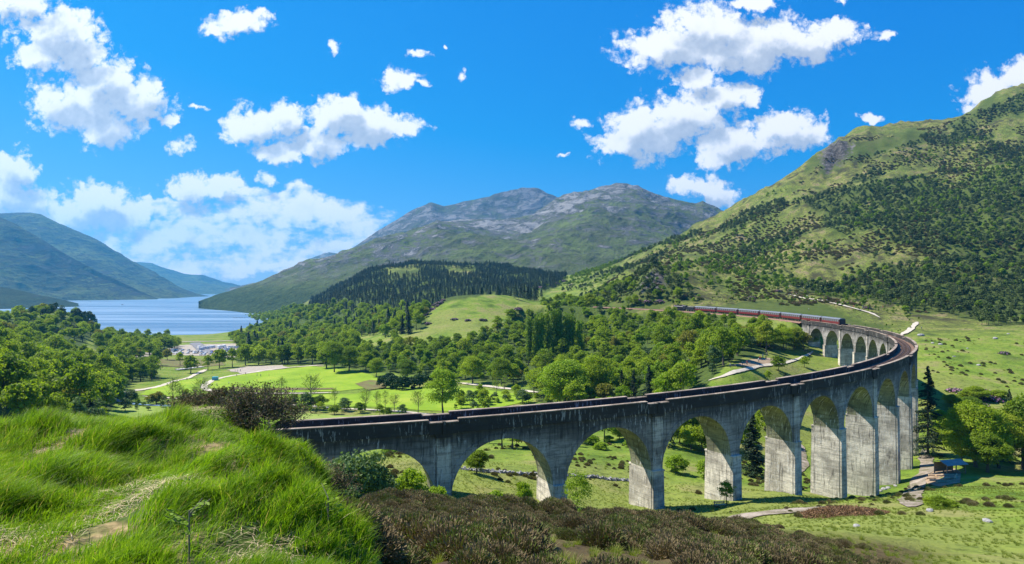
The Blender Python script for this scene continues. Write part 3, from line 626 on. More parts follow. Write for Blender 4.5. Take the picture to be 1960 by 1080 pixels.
for sg in (1, -1):
    def rr(a, b): return sorted((sg*a, sg*b))
    pp = []; cp_ = []
    for q in range(KMIN-1, KMAX+1):
        if q % 2: continue
        a, b = max(KS*q+2.0, SA-12), min(KS*(q+2)-2.0, SB+7)
        if q+2 > KMAX: b = SB+7
        if b <= a: continue
        n = max(2, int((b-a)/2)); r0, r1 = rr(2.28, 2.78)
        pp.append(abox(a, b, r0, r1, -1.9, -0.13, n)); r0, r1 = rr(2.22, 2.88); cp_.append(abox(a, b, r0, r1, -0.13, 0.0, n))
    vpart(arc_mesh(pp, 'parapet', [C_PAR], via))
    vpart(arc_mesh(cp_, 'coping', [C_COPE], via))
    for q in range(KMIN-1, KMAX+1):
        if q % 2 or KS*q < SA-12 or KS*q > SB+2: continue
        s0 = KS*q; r0, r1 = rr(2.28, 3.0); rf = [abox(s0-2.0, s0+2.0, r0, r1, -1.95, -0.48, 2)]
        r0, r1 = rr(2.2, 3.1); rf.append(abox(s0-2.0, s0+2.0, r0, r1, -0.48, -0.35, 2, 1))
        r0, r1 = rr(2.6, 3.14); rf.append(abox(s0-0.22, s0+0.22, r0, r1, -1.9, -0.30, 1, 0))
        r0, r1 = rr(HW, 2.9); rf.append(abox(s0-1.2, s0+1.2, r0, r1, -2.5, -1.95, 1, 0, (-0.2, 0, 0)))
        vpart(arc_mesh(rf, 'refuge', [C_PAR, C_COPE], via))
SE = R*(2.45-T0)
vpart(arc_mesh([abox(SA-12, SB+7, -2.3, 2.3, -1.62, -1.30, 160)], 'deck', [RUST], via))
# the railway: bed beyond the bridge, sleepers and rails
trk = empty('railway_track', via_w); tag(trk, 'rust brown single railway line with two rails running round the viaduct', 'railway track')
def tpart(o): o.location = -via_w; return o
tpart(arc_mesh([abox(SB+7, SE, -2.6, 2.6, -1.9, -1.3, 80, 0, (0, 1.2, 1.2))], 'ballast', [RUST], trk))
tpart(arc_mesh([abox(s-0.12, s+0.12, -1.3, 1.3, -1.31, -1.24) for s in np.arange(SA, SE, 0.75)], 'sleepers', [SLEEP], trk))
for r in (-0.75, 0.75):
    tpart(arc_mesh([abox(SA-10, SE, r-0.05, r+0.05, -1.26, -1.12, 300)], 'rail', [RAIL], trk))
for r in (-0.42, 0.42):
    tpart(arc_mesh([abox(SA-10, SB+5, r-0.04, r+0.04, -1.26, -1.16, 200)], 'check_rail', [RAIL], trk))

# ------------------------------------------------------------------ train
MAROON = mat('maroon_paint', (0.15, 0.018, 0.016), 0.4, 0.12, 0.6); MAROON_D = mat('maroon_dark', (0.065, 0.020, 0.018), 0.4, 0.15, 0.6)
ROOFG = mat('carriage_roof', (0.13, 0.145, 0.17), 0.55, 0.2, 0.8); BLACK = mat('black_metal', (0.018, 0.018, 0.02), 0.45, 0.3, 2); GLASS = mat('window_glass', (0.16, 0.19, 0.20), 0.12)
CREAM = mat('cream_paint', (0.62, 0.56, 0.42), 0.5, 0.1)
def prism(mb, prof, x0, x1, m=0):
    """profile (y,z) swept along x"""
    n = len(prof); vs = [(x0, y, z) for y, z in prof]+[(x1, y, z) for y, z in prof]
    mb.add(vs, [(i, (i+1) % n, n+(i+1) % n, n+i) for i in range(n)]+[tuple(range(n))[::-1], tuple(range(n, 2*n))], m)
LC = 19.4
def coach():
    root = empty('passenger_coach')
    b = MB(); h = LC/2
    prism(b, [(-1.36, 0.95), (1.36, 0.95), (1.42, 1.5), (1.40, 2.1), (-1.40, 2.1), (-1.42, 1.5)], -h, h, 0)
    prism(b, [(-1.40, 2.1), (1.40, 2.1), (1.36, 3.15), (-1.36, 3.15)], -h, h, 1)
    b.box(-h-0.12, h+0.12, -1.2, 1.2, 0.9, 3.2, 2)
    link('body', b.mesh('coach_body', [MAROON, MAROON_D, BLACK]), root)
    b = MB(); prism(b, [(1.44*math.cos(a), 3.13+0.62*math.sin(a)) for a in [math.pi*i/10 for i in range(11)]], -h, h)
    for i in range(5): b.box(-h+2+i*3.7, -h+2.5+i*3.7, -0.2, 0.2, 3.7, 3.86)
    link('roof', b.mesh('coach_roof', [ROOFG]), root)
    for i in range(9):
        x = -h+1.7+i*2.0
        for sg in (-1, 1):
            b = MB(); b.box(x-0.62, x+0.62, sg*1.39-0.03, sg*1.39+0.03, 2.12, 2.98); o = link('window', b.mesh('coach_window', [GLASS]), root)
            if i == 0 and sg == 1: pass
    for x in (-h+0.5, h-0.5):
        for sg in (-1, 1):
            b = MB(); b.box(x-0.33, x+0.33, sg*1.42-0.03, sg*1.42+0.03, 1.0, 3.05); link('door', b.mesh('coach_door', [MAROON_D]), root)
    b = MB(); b.box(-h+0.3, h-0.3, -1.1, 1.1, 0.62, 0.95); b.box(-2.2, 2.2, -1.0, 1.0, 0.25, 0.62); link('underframe', b.mesh('coach_underframe', [BLACK]), root)
    for x in (-6.6, 6.6):
        b = MB(); b.box(x-1.6, x+1.6, -1.1, 1.1, 0.4, 0.7)
        for dx_ in (-1.1, 1.1):
            for sg in (-1, 1): b.tube([(x+dx_, sg*0.7, 0.46), (x+dx_, sg*0.84, 0.46)], 0.46, 12)
        link('bogie', b.mesh('coach_bogie', [BLACK]), root)
    return root
def copy_tree(o, parent=None):
    c = o.copy(); COL.objects.link(c)
    if parent: c.parent = parent
    for ch in list(o.children): copy_tree(ch, c)
    return c
def on_track(o, s, ln):
    ta = T0+(s-ln*0.36)/R; tb = T0+(s+ln*0.36)/R
    a = Vector((*cpos(ta, 0), float(zpar(ta))-1.12)); b = Vector((*cpos(tb, 0), float(zpar(tb))-1.12)); d = b-a
    o.location = (a+b)/2; o.rotation_euler = (0, -math.atan2(d.z, math.hypot(d.x, d.y)), math.atan2(d.y, d.x))
c0 = coach(); sT = R*(1.482-T0)+LC/2
names = ['last maroon coach of the train, standing over the viaduct arches', 'second maroon coach from the rear of the train', 'third maroon coach from the rear of the train', 'fourth maroon coach from the rear, middle of the train', 'third maroon coach behind the black engine', 'second maroon coach behind the black engine', 'maroon coach coupled right behind the black engine']
for i in range(7):
    c = c0 if i == 0 else copy_tree(c0)
    tag(c, names[i], 'railway coach', 'maroon coaches of the steam train'); on_track(c, sT+i*20.25, LC)
loc = empty('steam_engine'); tag(loc, 'black steam engine with tender at the head of the maroon coaches', 'steam engine')
b = MB(); b.tube([(0.6, 0, 2.4), (7.6, 0, 2.4)], 0.85, 14); link('boiler', b.mesh('engine_boiler', [BLACK]), loc)
b = MB(); b.tube([(7.6, 0, 2.35), (9.2, 0, 2.35)], 0.95, 14); link('smokebox', b.mesh('engine_smokebox', [BLACK]), loc)
b = MB(); b.tube([(8.5, 0, 3.1), (8.5, 0, 3.9)], [0.3, 0.36], 10); link('chimney', b.mesh('engine_chimney', [BLACK]), loc)
b = MB(); b.box(-1.6, 0.6, -1.3, 1.3, 1.2, 3.4); prism(b, [(1.4*math.cos(a), 3.38+0.4*math.sin(a)) for a in [math.pi*i/8 for i in range(9)]], -1.9, 0.8); link('cab', b.mesh('engine_cab', [BLACK]), loc)
b = MB(); b.box(-9.2, -2.0, -1.3, 1.3, 0.95, 2.9); b.box(-8.9, -3.0, -0.9, 0.9, 2.9, 3.2, top=0.8); link('tender', b.mesh('engine_tender', [BLACK]), loc)
b = MB(); b.box(-1.6, 9.5, -1.2, 1.2, 1.1, 1.3); b.box(9.3, 9.5, -1.3, 1.3, 0.7, 1.3); link('running_plate', b.mesh('engine_plate', [BLACK]), loc)
for x, r in ((0.6, 0.9), (2.7, 0.9), (4.8, 0.9), (7.6, 0.45), (8.8, 0.45), (-3.4, 0.55), (-5.6, 0.55), (-7.8, 0.55)):
    b = MB()
    for sg in (-1, 1): b.tube([(x, sg*0.72, r), (x, sg*0.86, r)], r, 14)
    link('wheel', b.mesh('engine_wheels', [BLACK]), loc)
on_track(loc, sT+6*20.25+LC/2+10.2, 17)

# ------------------------------------------------------------------ trees
def rand_dirs(n): 
    v = rng.normal(size=(n, 3)); return v/np.linalg.norm(v, axis=1)[:, None]
def leaf_quads(P, Nrm, size, aspect=0.7):
    n = len(P); t = np.cross(Nrm, rng.normal(size=(n, 3))); t /= np.linalg.norm(t, axis=1)[:, None]+1e-9; b = np.cross(Nrm, t)
    s = size*rng.uniform(0.6, 1.3, n)[:, None]; t = t*s; b = b*s*aspect
    fold = Nrm*s*0.25
    V = np.stack([P-t-b*0.4, P+b-fold, P+t+b*0.3, P-b*0.9+fold*0.5], 1).reshape(-1, 3)
    return V, np.arange(4*n).reshape(n, 4)
def clump_cloud(centres, radii, n, size, squash=0.8, outward=0.7, aspect=0.7, shell=0.55):
    w = radii**2; k = rng.choice(len(centres), n, p=w/w.sum()); d = rand_dirs(n); d[:, 2] = np.where(d[:, 2] < -0.3, -d[:, 2]*0.6, d[:, 2])
    rad = radii[k]*(shell+(1-shell)*rng.random(n)**0.6); P = centres[k]+d*rad[:, None]*np.array([1, 1, squash])
    nn = d*outward+rand_dirs(n)*0.6; nn /= np.linalg.norm(nn, axis=1)[:, None]
    return leaf_quads(P, nn, size, aspect)
def wood_mesh(mb, h, w, limbs, r0, lean=0.0, base=0.0, n=7):
    pts = []; x = y = 0
    for i in range(6):
        f = i/5; pts.append((x, y, base+h*f)); x += random.uniform(-1, 1)*w*0.04+lean*0.2; y += random.uniform(-1, 1)*w*0.04
    mb.tube(pts, [r0*(1-0.78*i/5)*(1.35 if i == 0 else 1) for i in range(6)], n)
    for _ in range(limbs):
        f = random.uniform(0.3, 0.95); i = min(int(f*5), 4); p = Vector(pts[i]).lerp(Vector(pts[i+1]), f*5-i); a = random.uniform(0, 2*math.pi)
        ln = w*random.uniform(0.35, 0.8)*(1.2-f*0.6); q = p+Vector((math.cos(a)*ln*0.5, math.sin(a)*ln*0.5, ln*0.35)); e = p+Vector((math.cos(a)*ln, math.sin(a)*ln, ln*random.uniform(0.5, 1.0)))
        rr_ = r0*0.42*(1-f*0.6); mb.tube([p, q, e], [rr_, rr_*0.6, rr_*0.2], 4, cap=False)
def broad_parts(h, w, n=1700, leaf=0.34, crown_lo=0.22, nclump=34, seed=0, tall=False, shell=0.55):
    """crown clumps around an uneven ellipsoid"""
    zc = h*(crown_lo+(1-crown_lo)*0.5); rz = h*(1-crown_lo)*0.5; rw = w/2
    d = rand_dirs(nclump); d[:, 2] = np.abs(d[:, 2])*np.where(rng.random(nclump) < 0.68, 1, -1)
    rad = rng.uniform(0.45, 0.86, nclump)[:, None]; C = d*rad*np.array([rw, rw, rz]); C[:, :2] *= (1-0.25*np.clip(C[:, 2:]/rz, -1, 1)); C[:, 2] += zc
    C = np.vstack([C, [[0, 0, zc], [0, 0, zc+rz*0.45]]]); rr_ = rng.uniform(0.2, 0.36, len(C))*min(w, h*0.9)*0.62; rr_[-2:] = w*0.28
    return clump_cloud(C, rr_, n, leaf, shell=shell)
def tree_data(kind, i):
    random.seed(1000+i*7+len(kind)); mb = MB()
    if kind == 'broadleaf':
        h, w = [(10, 8.5), (12, 9), (9, 8), (14, 9.5), (11, 7.5), (8, 7.2), (13, 11)][i]; wood_mesh(mb, h*0.8, w*0.5, 9, 0.02*h+0.04)
        V, Q = broad_parts(h, w, 2300, 0.36, 0.16, 38); m = LEAF
    elif kind == 'bright':
        h, w = [(10, 9), (12, 8), (8, 7)][i]; wood_mesh(mb, h*0.8, w*0.5, 9, 0.02*h+0.04); V, Q = broad_parts(h, w, 2300, 0.36, 0.12, 36); m = LEAF_BRIGHT
    elif kind == 'grey':
        h, w = [(8, 7), (9, 6), (7, 7.5)][i]; wood_mesh(mb, h*0.8, w*0.5, 9, 0.015*h+0.03); V, Q = broad_parts(h, w, 1900, 0.26, 0.1, 44, shell=0.3); m = LEAF_GREY
    elif kind == 'hill':
        h, w = [(6, 4.2), (7, 4.4), (5, 4.6), (8, 5)][i]; wood_mesh(mb, h*0.75, w*0.5, 5, 0.09, n=5); V, Q = broad_parts(h, w, 420, 0.42, 0.1, 16); m = LEAF_HILL
    elif kind == 'pine':
        h, w = [(8, 5.5), (9.5, 6), (7, 5.5), (10, 6.5)][i]; wood_mesh(mb, h*0.8, w*0.5, 6, 0.14, n=5); V, Q = broad_parts(h, w, 560, 0.42, 0.16, 20); m = PINE
    elif kind == 'spruce':
        h, w = [(15, 7.5), (17, 8.5), (13, 7.5), (18, 8.5)][i]; mb.tube([(0, 0, 0), (0, 0, h*0.97)], [0.2, 0.03], 5); n = 850
        f = rng.random(n)**0.75; tier = np.floor((1-f)*13)/13; zz = h*(0.08+0.9*f); rr_ = (1-f)**0.75*w/2*(0.7+0.5*((1-f)*13 % 1))
        a = rng.uniform(0, 2*math.pi, n); q = rng.uniform(0.35, 1, n); P = np.stack([np.cos(a)*rr_*q, np.sin(a)*rr_*q, zz-rr_*q*0.25], 1)
        nn = np.stack([np.cos(a)*0.55, np.sin(a)*0.55, np.full(n, 0.8)], 1)+rand_dirs(n)*0.35; nn /= np.linalg.norm(nn, axis=1)[:, None]; V, Q = leaf_quads(P, nn, 0.5, 0.6); m = NEEDLE
    elif kind == 'poplar':
        h, w = [(19, 4.2), (21, 4.6), (17, 4)][i]; wood_mesh(mb, h*0.9, w*0.3, 10, 0.25)
        zz = np.linspace(0.14, 0.97, 30)*h; a = rng.uniform(0, 6.28, 30); C = np.stack([np.cos(a)*w*0.2, np.sin(a)*w*0.2, zz], 1); rr_ = w*0.36*np.sin(np.linspace(0.5, 2.75, 30))+0.25
        V, Q = clump_cloud(C, rr_, 2200, 0.33, 1.3); m = LEAF_HILL
    elif kind == 'bush':
        h, w = [(5, 6), (4, 5), (6, 5.5)][i]; wood_mesh(mb, h*0.7, w*0.5, 12, 0.07); V, Q = broad_parts(h, w, 9000, 0.115, 0.0, 60, shell=0.3); m = LEAF_GREY
    elif kind == 'shrub':
        h, w = [(3, 3.6), (2.5, 3.5), (4, 3.5)][i]; wood_mesh(mb, h*0.7, w*0.5, 10, 0.04); V, Q = broad_parts(h, w, 5500, 0.10, 0.0, 46, shell=0.25); m = LEAF_BRIGHT
    elif kind == 'nearleaf':
        h, w = [(12, 10), (14, 11), (10, 8)][i]; wood_mesh(mb, h*0.85, w*0.6, 16, 0.26, n=9); V, Q = broad_parts(h, w, 15000, 0.19, 0.12, 75, shell=0.45); m = LEAF
    elif kind == 'nearspruce':
        h, w = [(24, 10), (17, 6)][i]; mb.tube([(0, 0, 0), (0, 0, h*0.98)], [0.35, 0.03], 8); P_, N_ = [], []
        for b_ in range(170):
            f = (b_/170)**0.9; z0 = h*(0.06+0.92*f); ln = (1-f)**0.8*w/2*random.uniform(0.75, 1.15)+0.2; a = random.uniform(0, 6.28); n_ = int(18+ln*20)
            mb.tube([(0, 0, z0), (math.cos(a)*ln, math.sin(a)*ln, z0-ln*0.28)], [0.05, 0.01], 3, cap=False)
            t_ = rng.random(n_)**0.7; sd = rng.normal(0, 0.16, n_)*ln*(1.1-t_*0.6); zz = z0-t_*ln*0.28-np.abs(rng.normal(0, 0.14, n_))
            P_.append(np.stack([np.cos(a)*t_*ln-np.sin(a)*sd, np.sin(a)*t_*ln+np.cos(a)*sd, zz], 1)); nn = rand_dirs(n_)*0.5+np.array([0, 0, 0.9]); N_.append(nn/np.linalg.norm(nn, axis=1)[:, None])
        V, Q = leaf_quads(np.vstack(P_), np.vstack(N_), 0.24, 0.5); m = NEEDLE
    elif kind == 'sapling':
        h, w = [(6, 3), (4.5, 2.4)][i]; wood_mesh(mb, h*0.95, w*0.7, 22, 0.06, n=5); V, Q = broad_parts(h, w, 2300, 0.085, 0.08, 60, shell=0.1); m = LEAF_HILL
    elif kind == 'bare':
        h, w = [(13, 7), (15, 6), (11, 8)][i]; wood_mesh(mb, h*0.9, w*0.9, 30, 0.2, n=6)
        for _ in range(60):
            z0 = random.uniform(0.35, 0.95)*h*0.9; a = random.uniform(0, 6.28); r_ = w*0.5*random.uniform(0.2, 0.7); p = Vector((math.cos(a)*r_*0.5, math.sin(a)*r_*0.5, z0)); mb.tube([p, p+Vector((math.cos(a)*r_, math.sin(a)*r_, r_*0.9))], [0.05, 0.015], 3, cap=False)
        V, Q = broad_parts(h, w, 420, 0.2, 0.25, 50, shell=0.1); m = LEAF_HILL
    elif kind == 'yew':
        h, w = [(6, 9), (5, 7)][i]; wood_mesh(mb, h*0.6, w*0.4, 4, 0.2); V, Q = broad_parts(h, w, 2600, 0.3, 0.0, 40); m = LEAF_DARK
    nv = len(mb.v); Fw = [f if len(f) == 4 else f for f in mb.f]
    Wq = np.array([f for f in mb.f if len(f) == 4], np.int64)
    trunk = (np.array(mb.v, float), Wq); return trunk, (V, Q), m
TREES = {}
def tree_mesh(kind, i):
    """(joined, trunk, crown) meshes of one variant"""
    key = (kind, i)
    if key not in TREES:
        (tv, tq), (cv, cq), m = tree_data(kind, i)
        j = np_mesh(kind+'_tree', np.vstack([tv, cv]), np.vstack([tq, cq+len(tv)]), [BARK, m], np.r_[np.zeros(len(tq)), np.ones(len(cq))])
        t = np_mesh(kind+'_trunk', tv, tq, [BARK]); c = np_mesh(kind+'_crown', cv, cq, [m]); TREES[key] = (j, t, c)
    return TREES[key]
NVAR = {'broadleaf': 7, 'bright': 3, 'grey': 3, 'hill': 4, 'pine': 4, 'spruce': 4, 'poplar': 3, 'bush': 3, 'shrub': 3, 'nearleaf': 3, 'nearspruce': 2, 'sapling': 2, 'bare': 3, 'yew': 2}
TH = {'broadleaf': [10,12,9,14,11,8,13], 'bright': [10,12,8], 'grey': [8,9,7], 'hill': [6,7,5,8], 'pine': [8,9.5,7,10], 'spruce': [16,18,14,20], 'poplar': [19,21,17], 'bush': [5,4,6], 'shrub': [3,2.5,4], 'nearleaf': [12,14,10], 'nearspruce': [24,17], 'sapling': [6,4.5], 'bare': [13,15,11], 'yew': [6,5]}
NAME = {'broadleaf': 'broadleaf_tree', 'bright': 'broadleaf_tree', 'grey': 'willow_tree', 'hill': 'birch_tree', 'pine': 'pine_tree', 'spruce': 'spruce_tree', 'poplar': 'poplar_tree', 'bush': 'willow_bush', 'shrub': 'shrub', 'nearleaf': 'broadleaf_tree', 'nearspruce': 'spruce_tree', 'sapling': 'young_tree', 'bare': 'sparse_tree', 'yew': 'evergreen_bush'}
def put_tree(kind, x, y, s, label, group, parts=False, var=None, z=None, sx=1.0, cat='tree'):
    i = random.randrange(NVAR[kind]) if var is None else var; j, t, c = tree_mesh(kind, i); z = float(H(x, y))-0.1 if z is None else z; rz = random.uniform(0, 6.28)
    sz = s*random.uniform(0.92, 1.1)
    if parts:
        o = empty(NAME[kind], (x, y, z), rz); link('trunk', t, o); link('crown', c, o)
    else: o = link(NAME[kind], j, None, (x, y, z), rz)
    o.scale = (s*sx, s*sx, sz); return tag(o, label, cat, group)
def scatter(poly, spacing, ymin=100, ymax=2100, jitter=0.45, mask=None):
    """ground points on a jittered grid whose picture position lies in the polygon"""
    P = np.array(poly, float); corners = [hit(px, py, ymin, ymax) for px, py in poly]; ys = [c[1] for c in corners]; y0, y1 = max(min(ys)*0.9, ymin), min(max(ys)*1.15, ymax)
    x0 = min((P[:, 0].min()-CX)/F*y for y in (y0, y1)); x1 = max((P[:, 0].max()-CX)/F*y for y in (y0, y1))
    X, Y = np.meshgrid(np.arange(x0, x1, spacing), np.arange(y0, y1, spacing)); X = (X+rng.uniform(-jitter, jitter, X.shape)*spacing).ravel(); Y = (Y+rng.uniform(-jitter, jitter, Y.shape)*spacing).ravel()
    Z = H(X, Y); px, py = ppx(X, Y, Z); k = inpoly(px, py, poly)&(Y > ymin)
    gr_ = np.hypot(X-CCX, Y-CCY); ga = np.arctan2(X-CCX, -(Y-CCY)); k &= ~((np.abs(gr_-R) < 6.5)&(((ga > 0)&(ga < tk(9.3)))))
    k &= ~((np.abs(gr_-R) < 4.5)&(ga >= tk(9.2))&(ga < 2.5))
    X, Y, Z = X[k], Y[k], Z[k]
    if mask is not None: kk = mask(X, Y); X, Y, Z = X[kk], Y[kk], Z[kk]
    return X, Y, Z
def gn_scatter(name, label, pts, scl, rot, var, sources, parent=None):
    """one object: many copies of the source meshes at the points"""
    n = len(pts); me = bpy.data.meshes.new(name); me.vertices.add(n); me.vertices.foreach_set('co', np.asarray(pts, np.float32).ravel())
    for a, v in (('scl', scl), ('rot', rot)):
        at = me.attributes.new(a, 'FLOAT', 'POINT'); at.data.foreach_set('value', np.asarray(v, np.float32))
    at = me.attributes.new('var', 'INT', 'POINT'); at.data.foreach_set('value', np.asarray(var, np.int32))
    o = link(name, me); ng = bpy.data.node_groups.new(name, 'GeometryNodeTree'); ng.interface.new_socket('Geometry', in_out='INPUT', socket_type='NodeSocketGeometry'); ng.interface.new_socket('Geometry', in_out='OUTPUT', socket_type='NodeSocketGeometry')
    gi = ng.nodes.new('NodeGroupInput'); go = ng.nodes.new('NodeGroupOutput'); ip = ng.nodes.new('GeometryNodeInstanceOnPoints'); g2i = ng.nodes.new('GeometryNodeGeometryToInstance')
    for s in reversed(sources):
        oi = ng.nodes.new('GeometryNodeObjectInfo'); oi.transform_space = 'ORIGINAL'; oi.inputs['Object'].default_value = s; oi.inputs['As Instance'].default_value = True
        ng.links.new(oi.outputs['Geometry'], g2i.inputs[0])
    def at_(nm, ty):
        a = ng.nodes.new('GeometryNodeInputNamedAttribute'); a.data_type = ty; a.inputs['Name'].default_value = nm; return a.outputs['Attribute']
    ng.links.new(gi.outputs[0], ip.inputs['Points']); ng.links.new(g2i.outputs[0], ip.inputs['Instance']); ip.inputs['Pick Instance'].default_value = True
    ng.links.new(at_('var', 'INT'), ip.inputs['Instance Index'])
    cx = ng.nodes.new('ShaderNodeCombineXYZ'); ng.links.new(at_('rot', 'FLOAT'), cx.inputs[2]); ng.links.new(cx.outputs[0], ip.inputs['Rotation'])
    cs = ng.nodes.new('ShaderNodeCombineXYZ'); sa = at_('scl', 'FLOAT'); [ng.links.new(sa, cs.inputs[q]) for q in range(3)]; ng.links.new(cs.outputs[0], ip.inputs['Scale'])
    ng.links.new(ip.outputs[0], go.inputs[0]); md = o.modifiers.new('scatter', 'NODES'); md.node_group = ng
    return tag(o, label, kind='stuff')
def first_of(kind, i):
    m = tree_mesh(kind, i)[0]
    return next(o for o in bpy.data.objects if o.data == m)

FOREST = []    # (kind, x, y, scale, zone)
def grow(zone, poly, spacing, kinds, smin, smax, **kw):
    X, Y, Z = scatter(poly, spacing, **kw)
    for x, y in zip(X, Y):
        k = random.choices([a for a, _ in kinds], [b for _, b in kinds])[0]; FOREST.append((k, x, y, smin+(smax-smin)*random.random()**1.5, zone))
grow('main', WOODS['main'], 7.8, [('broadleaf', 62), ('bright', 16), ('grey', 14)], 0.5, 1.15, ymin=190)
TRY = [(1240,581),(1288,587),(1320,590),(1402,598),(1450,603),(1490,609),(1560,616),(1620,628)]
for i_, (k_, x_, y_, s_, z_) in enumerate(FOREST):
    g_ = float(H(x_, y_)); px_, py_ = ppx(x_, y_, g_); rr0 = math.hypot(x_-CCX, y_-CCY)
    if 1240 < px_ < 1625 and rr0 < R+2:
        zt = EYE-(float(np.interp(px_, [p[0] for p in TRY], [p[1] for p in TRY]))+random.uniform(-2, 9)-HY)/F*y_
        FOREST[i_] = (k_, x_, y_, min(s_, max(0.16, (zt-g_)/TH[k_][1]*0.9)), z_)
grow('left', WOODS['left'], 8.2, [('broadleaf', 72), ('bright', 10), ('grey', 18)], 0.55, 1.3, ymin=140)
grow('knoll', WOODS['knoll'], 12, [('broadleaf', 75), ('bright', 5), ('pine', 20)], 0.9, 1.2, ymin=400, mask=lambda x, y: fbm(x/40, y/40, 3, 4) > -0.12)
grow('shore', WOODS['shore'], 12, [('broadleaf', 90), ('bright', 10)], 0.9, 1.2, ymin=400)
grow('carside', WOODS['carside'], 11, [('broadleaf', 85), ('bright', 8), ('spruce', 7)], 0.9, 1.3, ymin=300)
grow('rightshore', WOODS['rightshore'], 15, [('broadleaf', 92), ('bright', 8)], 0.9, 1.3, ymin=500, mask=lambda x, y: fbm(x/90, y/90, 3, 9) > -0.2)
PLANT = [(590,590),(600,560),(630,546),(680,530),(725,510),(735,520),(760,527),(798,526),(808,516),(838,518),(875,527),(922,525),(905,512),(1000,510),(1040,516),(1090,520),(1070,550),(1010,560),(930,562),(880,572),(830,582),(790,602),(700,604),(640,602)]
grow('plantation', PLANT, 6.8, [('spruce', 1)], 0.4, 0.72, ymin=700)
grow('plantation', [(690,540),(735,516),(760,514),(850,516),(905,516),(1000,514),(1090,518),(1090,500),(700,500),(640,540)], 7.5, [('spruce', 1)], 0.5, 0.75, ymin=1150)
grow('plantation', [(870,588),(905,572),(960,572),(1000,572),(1040,570),(1030,578),(900,585)], 12, [('spruce', 1)], 0.9, 1.1, ymin=640)
grow('mound', [(640,640),(700,600),(790,590),(830,600),(800,635),(760,650)], 13, [('broadleaf', 55), ('spruce', 25), ('bright', 20)], 0.9, 1.3, ymin=400)
HILL = [(1020,560),(1120,520),(1250,475),(1400,410),(1480,372),(1600,330),(1800,250),(1960,180),(2200,90),(2200,640),(1960,628),(1760,620),(1640,588),(1500,560),(1420,560),(1330,590),(1230,580),(1130,585),(1050,575)]
def m_pine(x, y):
    px, py = ppx(x, y, H(x, y)); a = fbm(x/85, y/85, 4, 77)*2.1+fbm(x/24, y/24, 2, 78)*0.35
    band = sstep(py, 250, 330)+0.0*px
    # dense dark stands: lower right and a diagonal belt; bare shoulder on top
    d = 0.25*sstep(px, 1600, 1750)*sstep(py, 300, 380)+0.28*np.exp(-((py-(760-0.24*px))/45)**2)*(px > 1150)
    line = 415-(px-1380)*0.47+25
    return (a+d-0.07+0.28*sstep(py-np.interp(px, [1000,1100,1250,1400,1480,1530,1600,1700,1800,1960,2200], [560,520,475,410,380,395,350,300,270,230,150]), 25, 90)-0.28 > 0.0)
def m_birch(x, y):
    px, py = ppx(x, y, H(x, y)); top = np.interp(px, [1000,1100,1250,1400,1480,1530,1600,1700,1800,1960,2200], [560,520,475,410,380,395,350,300,270,230,150])
    return (fbm(x/45, y/45, 4, 91)+0.10*sstep(py, 440, 520)-0.04+0.1*sstep(py-top, 40, 120)-0.07 > 0.0)&((py < 560)|(fbm(x/20, y/20, 2, 15) > 0.08))
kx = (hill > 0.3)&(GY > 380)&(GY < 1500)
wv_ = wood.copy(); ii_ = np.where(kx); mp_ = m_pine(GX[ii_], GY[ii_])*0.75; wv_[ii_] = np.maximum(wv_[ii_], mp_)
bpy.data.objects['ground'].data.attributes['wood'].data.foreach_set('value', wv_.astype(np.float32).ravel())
grow('riverside', [(200,760),(330,770),(480,776),(640,783),(790,795),(830,800),(800,806),(640,797),(480,791),(330,789),(210,783)], 5.2, [('broadleaf', 40), ('grey', 45), ('bright', 15)], 0.22, 0.6, ymin=180, mask=lambda x, y: fbm(x/16, y/16, 3, 44) > -0.06)
grow('riverside', [(870,760),(1000,760),(1050,770),(1050,785),(870,792)], 5.2, [('broadleaf', 40), ('grey', 45), ('bright', 15)], 0.2, 0.6, ymin=180, mask=lambda x, y: fbm(x/16, y/16, 3, 45) > -0.02)
grow('hill', HILL, 6.0, [('pine', 1)], 0.35, 1.05, ymin=380, mask=m_pine)
grow('hill', HILL, 9.0, [('hill', 1)], 0.6, 1.25, ymin=380, mask=m_birch)
grow('scrub', [(1330,592),(1370,560),(1480,530),(1600,545),(1750,560),(1800,600),(1750,615),(1700,600),(1640,600),(1560,580),(1500,585),(1420,590)], 6.5, [('hill', 1)], 0.22, 0.6, ymin=400, mask=lambda x, y: fbm(x/25, y/25, 3, 19) > -0.05)
grow('scrub', [(1480,610),(1640,600),(1760,610),(1780,660),(1740,668),(1700,640),(1600,615)], 9, [('hill', 1)], 0.16, 0.4, ymin=300, mask=lambda x, y: fbm(x/25, y/25, 3, 29) > 0.0)
grow('lowhill', [(1100,590),(1180,545),(1300,560),(1330,592),(1250,600)], 11, [('broadleaf', 60), ('hill', 40)], 0.6, 0.95, ymin=420)
